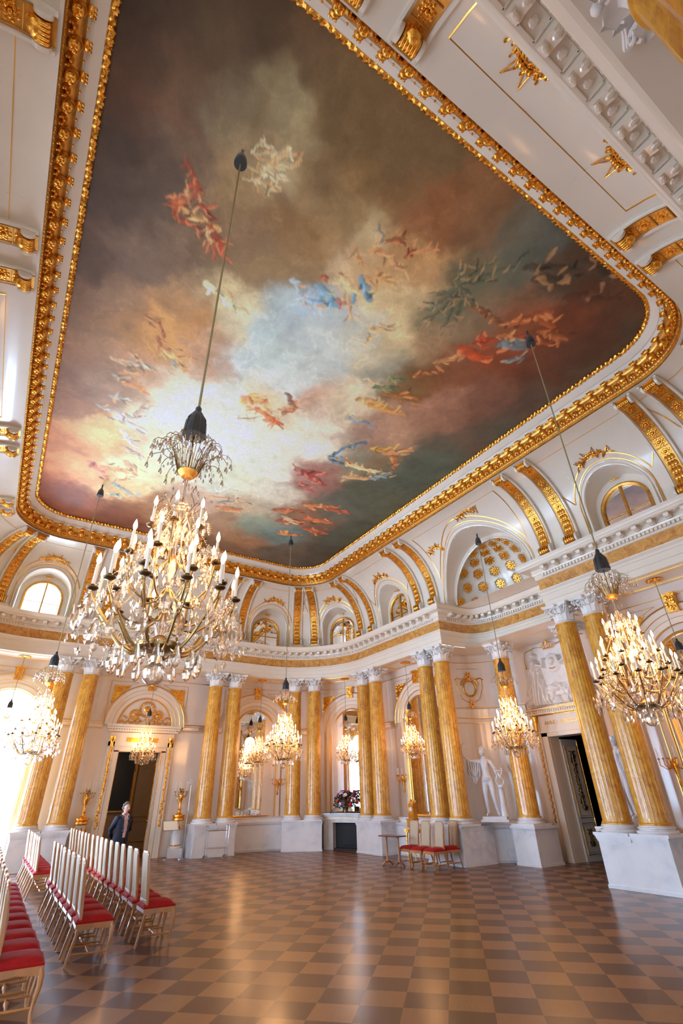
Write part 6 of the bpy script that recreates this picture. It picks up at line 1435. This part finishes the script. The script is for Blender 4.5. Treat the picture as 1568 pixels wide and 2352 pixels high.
def statue(loc, rot, lab, mirror=1, lyre=True):
    t = thing('statue', lab, 'statue', loc, rot)
    q = mirror
    P = dict(pel=(0.02*q, 0, .93), wai=(0, 0, 1.07), che=(-.01*q, 0, 1.26), nb=(-.01*q, .01, 1.43), neck=(-.01*q, 0, 1.49), hb=(-.02*q, -.01, 1.56),
             shl=(-.19*q, 0, 1.40), ell=(-.43*q, -.03, 1.42), wrl=(-.56*q, -.12, 1.55), shr=(.17*q, 0, 1.38), elr=(.29*q, .03, 1.13), wrr=(.38*q, -.10, 1.02),
             hpl=(-.09*q, 0, .86), knl=(-.10*q, -.05, .49), anl=(-.10*q, .02, .09), tol=(-.13*q, -.15, .03), hpr=(.10*q, 0, .86), knr=(.13*q, -.10, .50), anr=(.17*q, .03, .10), tor=(.22*q, -.12, .03), hsl=(0, 0, 1), hsr=(0, 0, 1))
    nd, ed = body(P)
    for k_, v in nd.items():
        f = 1.0 if k_[0] == 'h' and k_ not in ('hpl', 'hpr', 'hb') else 1.28
        nd[k_] = (*v[:3], tuple(q_*f for q_ in v[3]) if isinstance(v[3], tuple) else v[3]*f)
    skin('figure', nd, ed, M['statue'], t)
    m = MB(); face(m, (-.03*q, -.03, 1.66), 1.08, -.5*q); m.build('head', M['statue'], t)
    m = MB(); rn = random.Random(3)
    for i in range(46):
        a, e = rn.random()*2*PI, rn.uniform(.1, 1.5); m.ball((-.03*q+.082*math.cos(a)*math.cos(e), -.015+.10*math.sin(a)*math.cos(e), 1.675+.11*math.sin(e)), rn.uniform(.018, .03), 7, 5)
    m.build('hair', M['statue'], t)
    # drapery: falls from the raised arm, and a fold round the hips
    m = MB(); G = []
    for i in range(25):
        s_ = i/24; x = lerp(-.15, -.56, s_)*q; row = []
        for j in range(17):
            v = j/16; dep = (.62-.30*abs(s_-.4)*1.6); z = 1.44-(v*dep)+.02*math.sin(s_*9); y = -.03+.035*math.sin(s_*26+v*3)*min(1, v*3)-.03*v; row.append((x+.02*q*math.sin(v*5), y, z))
        G.append(row)
    m.grid(G); G2 = [[(x, y+.05, z) for x, y, z in r] for r in G]; m.grid(G2)
    for a in range(0, 25, 24): m.grid([G[a], G2[a]])
    m.grid([[r[-1] for r in G], [r[-1] for r in G2]])
    for k in range(5): m.tube([((-.20-.07*k)*q, -.06, 1.42), ((-.22-.06*k)*q, -.09, 1.2), ((-.30-.02*k)*q, -.08, .98+.02*k)], [.018, .026, .012], 6)
    for k in range(3): m.tube([(.15*q*math.sin(a), -.135*math.cos(a)-.0, .86+.03*k+.06*math.sin(a+1)) for a in np.linspace(-1.4, 1.4, 12)], .020, 6)
    m.build('drapery', M['statue'], t)
    # staff with a curled top
    m = MB(); pts = [(-.60*q, -.13, 1.36), (-.61*q, -.14, 1.70), (-.60*q, -.14, 1.80)]+[((-.52-.08*math.cos(a))*q, -.14, 1.82+.09*math.sin(a)) for a in np.linspace(.2, 4.6, 14)]; m.tube(pts, .016, 6); m.build('staff', M['statue'], t)
    # stump with lyre
    m = MB(); m.lathe([(.13, 0), (.10, .15), (.085, .4), (.09, .62), (.06, .72), (0, .73)], 12, c=(.34*q, .03, 0)); m.build('tree_stump', M['statue'], t)
    m = MB()
    for sg in (-1, 1): m.tube([((.36+sg*.05)*q, -.08, .74), ((.36+sg*.11)*q, -.08, .86), ((.36+sg*.06)*q, -.08, 1.02), ((.36+sg*.12)*q, -.08, 1.17), ((.36+sg*.08)*q, -.08, 1.22)], .017, 6)
    m.tube([(.25*q, -.08, 1.15), (.47*q, -.08, 1.15)], .012, 6); m.ball((.36*q, -.08, .74), (.08, .03, .05), 10, 6)
    for x in (-.03, 0, .03): m.tube([((.36+x)*q, -.08, .74), ((.36+x)*q, -.08, 1.15)], .003, 3)
    m.build('lyre', M['statue'], t)
    m = MB(); m.box((.08*q, -.02, -.035), (.33, .24, .035)); m.box((.08*q, -.02, -.10), (.38, .28, .03)); m.build('plinth', M['statue'], t, smooth=False)
    return t
statue((12.38, 11.33, 1.13), math.radians(-56), 'white marble statue of a standing draped man with curled staff and lyre')
statue((12.85, 7.42, 1.13), math.radians(-124), 'white marble statue partly seen between the two big columns at the right', -1)

# relief panel over the niche door
def relief():
    W_, H_ = 2.36, 1.86; nx, nz = 170, 140; U, Z = np.meshgrid(np.linspace(-W_/2, W_/2, nx), np.linspace(0, H_, nz), indexing='ij'); Hh = .02+.018*fbm(U*3, Z*3, 7)
    def cap(x1, z1, x2, z2, r1, r2, h, fold=0):
        nonlocal Hh
        dx, dz = x2-x1, z2-z1; L2 = dx*dx+dz*dz+1e-9; t = np.clip(((U-x1)*dx+(Z-z1)*dz)/L2, 0, 1); d = np.hypot(U-x1-t*dx, Z-z1-t*dz); r = r1+(r2-r1)*t
        b = np.sqrt(np.clip(1-(d/r)**2, 0, 1))*h
        if fold: sgn = ((U-x1)*-dz+(Z-z1)*dx)/math.sqrt(L2); b = b*(1+.30*np.sin(sgn*fold+t*4))
        Hh = np.maximum(Hh, b*1.9)
    for q in (1, -1):
        o = .62*q
        cap(o, .95, o+.04*q, .18, .15, .33, .13, 60); cap(o, 1.0, o, 1.28, .15, .13, .15, 30); cap(o-.02*q, 1.52, o-.02*q, 1.50, .09, .09, .15); cap(o, 1.26, o-.30*q, 1.14, .06, .05, .13); cap(o-.30*q, 1.14, o-.36*q, 1.36, .05, .04, .13)
        cap(o, 1.26, o+.24*q, 1.0, .06, .05, .12); cap(o+.24*q, 1.0, o+.12*q, .80, .05, .04, .12); cap(o+.1*q, 1.1, o+.42*q, .45, .10, .16, .08, 50); cap(o+.10*q, .35, o+.50*q, .12, .16, .22, .09, 45)
        cap(o-.1*q, .6, o-.22*q, .12, .10, .16, .10, 55)
    cap(0, 1.22, 0, 1.2, .30, .30, .06); cap(0, 1.24, 0, 1.20, .15, .11, .11)
    for i in range(7): a = i*.9; cap(.3*math.cos(a), .3+.2*math.sin(a), .45*math.cos(a+.5), .25+.25*math.sin(a+.3), .15, .10, .06, 20)
    t = thing('relief_panel', 'white marble relief of draped figures under a gilt crown over the niche door', 'relief', (XW-.01, CY, 4.06), PI/2+PI)
    m = MB(); G = np.stack([U, -Hh, Z], -1); m.grid(G); m.build('carving', M['relief'], t, smooth='all')
    m = MB(); m.tube([(-.16+.32*i/12, -.14, 1.66) for i in range(13)], .02, 6)
    for i in range(6): x = -.14+.056*i; m.tube([(x, -.14, 1.66), (x*1.5, -.15, 1.76), (x*.6, -.15, 1.86)], .014, 5); m.ball((x*1.5, -.16, 1.77), .018, 6, 4)
    m.ball((0, -.15, 1.88), .03, 8, 5); m.build('gilt_crown', M['gold'], t)
    m = MB()
    for q in (1, -1): m.tube([(q*.18, -.10, 1.72), (q*.5, -.10, 1.78), (q*.95, -.08, 1.70), (q*1.0, -.08, 1.45), (q*.98, -.09, 1.28)], .012, 5); m.lathe([(.012, 0), (.03, -.10), (.0, -.12)], 8, c=(q*.98, -.09, 1.28))
    m.tube([(-.10, -.13, 1.05), (0, -.13, 1.02), (.10, -.13, 1.05)], .012, 5); m.build('gilt_cords', M['gold'], t)
relief()
# medallion with garlands on the niche wall over the statue
def medallion(i, lab):
    p = NP.off(NWO-.02)[i]; T = NP.off(NWO)[i+1]-NP.off(NWO)[i-1]; a = math.atan2(T[1], T[0])
    t = thing('medallion', lab, 'ornament', (p[0], p[1], 4.85), a+PI)
    m = MB(); m.tube([(.225*math.cos(b), -.04, .27*math.sin(b)) for b in np.linspace(0, 2*PI, 30)], .022, 6); m.tube([(.19*math.cos(b), -.04, .235*math.sin(b)) for b in np.linspace(0, 2*PI, 30)], .008, 5)
    rn = random.Random(6)
    for q in range(26): m.ball((rn.uniform(-.10, .10), -.05, rn.uniform(.30, .52)), rn.uniform(.022, .04), 6, 4)
    for sg in (1, -1):
        m.tube([(sg*.12, -.05, .32), (sg*.26, -.05, .22), (sg*.30, -.05, .10)], .028, 6); m.tube([(sg*.26, -.05, .30), (sg*.40, -.05, .34), (sg*.50, -.05, .28)], .02, 5)
        m.tube([(sg*.46, -.05, .30), (sg*.44, -.05, .0), (sg*.30, -.05, -.35), (sg*.12, -.05, -.46), (0, -.05, -.42)], .010, 5)
    m.tube([(0, -.05, -.28), (0, -.05, -.40)], .02, 5)
    for q in range(16): m.ball((rn.uniform(-.06, .06), -.05, -.42-rn.random()*.22), .03, 6, 4)
    m.build('gilt_frame', M['gold'], t)
    m = MB(); m.ball((0, -.01, 0), (.2, .04, .24), 20, 8); m.build('oval', M['relief'], t)
    m = MB()
    for e in (.62, .68): m.tube([(-e, -.02, -.62), (e, -.02, -.62), (e, -.02, .66), (-e, -.02, .66), (-e, -.02, -.62)], .008, 4)
    m.build('panel_line', M['goldline'], t)
i_ = min(range(len(nich)), key=lambda k: abs(math.atan2(nich[k][1]-11.35, nich[k][0]-12.55)) if False else math.hypot(nich[k][0]-12.7, nich[k][1]-11.5))
medallion(i_, 'gilt oval medallion with crown and garlands above the lyre statue'); medallion(len(nich)-1-i_, 'gilt oval medallion with garlands above the far statue')

# ---------------------------------------------------------------- the attendant
t = thing('person', 'grey-haired person in navy jacket and pink shirt standing before the end doorway', 'person', (3.08, 15.2, 0), math.radians(20))
P = dict(pel=(0, .01, .88), wai=(0, .0, 1.03), che=(0, 0, 1.20), nb=(0, .01, 1.345), neck=(0, -.0, 1.40), hb=(0, -.02, 1.46),
         shl=(-.17, 0, 1.32), ell=(-.25, .08, 1.06), wrl=(-.10, .17, .90), shr=(.17, 0, 1.32), elr=(.25, .08, 1.06), wrr=(.10, .17, .90),
         hpl=(-.09, 0, .82), knl=(-.10, -.01, .46), anl=(-.10, .02, .08), tol=(-.12, -.13, .03), hpr=(.09, 0, .82), knr=(.10, -.01, .46), anr=(.10, .02, .08), tor=(.12, -.13, .03), hsl=(0, 0, 1), hsr=(0, 0, 1))
nd, ed = body(P, .98)
for k_ in ('shl', 'shr', 'nb', 'che', 'ual', 'uar', 'ell', 'elr'):
    v = nd[k_]; nd[k_] = (*v[:3], tuple(q_*.78 for q_ in v[3]) if isinstance(v[3], tuple) else v[3]*.72)
skin('body', nd, ed, M['skin'], t)
m = MB(); face(m, (0, -.04, 1.535), .98, .15); m.build('head', M['skin'], t)
m = MB(); rn = random.Random(2)
for q in range(130):
    a, e = rn.random()*2*PI, rn.uniform(-.5, 1.55); y = math.sin(a)*math.cos(e)
    if y < -.15 and e < .62: continue
    m.ball((.078*math.cos(a)*math.cos(e), -.025+.098*y, 1.555+.108*math.sin(e)), (rn.uniform(.016, .026),)*3, 7, 5)
m.build('hair', M['hair'], t)
m = MB(); F_ = MB()
for sg in (-1, 1):
    m.ball((sg*.030, -.04-.082, 1.548), (.012, .006, .006), 8, 5)
m.build('eyes', M['black'], t)
m = MB(); m.tube([(-.022, -.129, 1.472), (0, -.133, 1.469), (.022, -.129, 1.472)], .0045, 5); m.build('mouth', pmat('lips', (.42, .12, .11), .5), t)
def shell(rows, n=28):
    G = []
    for z, rx, ry, cy, op in rows:
        G.append([(rx*math.sin(a), cy-ry*math.cos(a), z) for a in np.linspace(op, 2*PI-op, n)])
    return G
m = MB(); G = shell([(.66, .215, .165, .02, .25), (.80, .205, .158, .02, .20), (.95, .190, .145, .01, .22), (1.05, .182, .138, .01, .30), (1.18, .195, .142, 0, .42), (1.28, .198, .135, 0, .50), (1.35, .165, .105, 0, .55), (1.39, .085, .075, .0, .6)]); m.grid(G)
for sg in (-1, 1):
    m.tube([(sg*.16, 0, 1.33), (sg*.215, .03, 1.22), (sg*.262, .085, 1.06), (sg*.20, .145, .96), (sg*.12, .18, .91)], [.074, .066, .056, .050, .047], 12); m.ball((sg*.155, .0, 1.315), (.085, .075, .065), 14, 8)
    m.tube([(sg*.062, -.085, 1.37), (sg*.09, -.14, 1.26), (sg*.075, -.155, 1.12), (sg*.05, -.15, 1.0)], [.012, .02, .018, .008], 6)
m.build('jacket', M['navy'], t)
m = MB(); G = shell([(.90, .155, .135, .01, 0), (1.05, .15, .133, 0, 0), (1.2, .14, .136, 0, 0), (1.3, .115, .115, 0, 0), (1.37, .07, .075, 0, 0)]); m.grid(G)
for sg in (-1, 1): m.add([(sg*.01, -.10, 1.33), (sg*.075, -.06, 1.42), (sg*.10, -.09, 1.34), (sg*.05, -.135, 1.27)], [(0, 1, 2, 3)]); m.tube([(sg*.012, -.09, 1.34), (sg*.06, -.06, 1.40), (sg*.07, 0, 1.42)], .012, 5)
m.build('shirt', M['shirt'], t)
m = MB(); m.grid(shell([(.93, .17, .13, .01, 0), (.80, .185, .14, .01, 0), (.70, .18, .135, .01, 0)]))
for sg in (-1, 1): m.tube([(sg*.09, 0, .80), (sg*.10, -.01, .46), (sg*.10, .02, .10)], [.10, .075, .065], 14)
m.build('trousers', M['black'], t)
for sg in (-1, 1): m = MB(); m.ball((sg*.11, -.05, .035), (.045, .125, .038), 12, 8); m.build('shoe', M['black'], t)
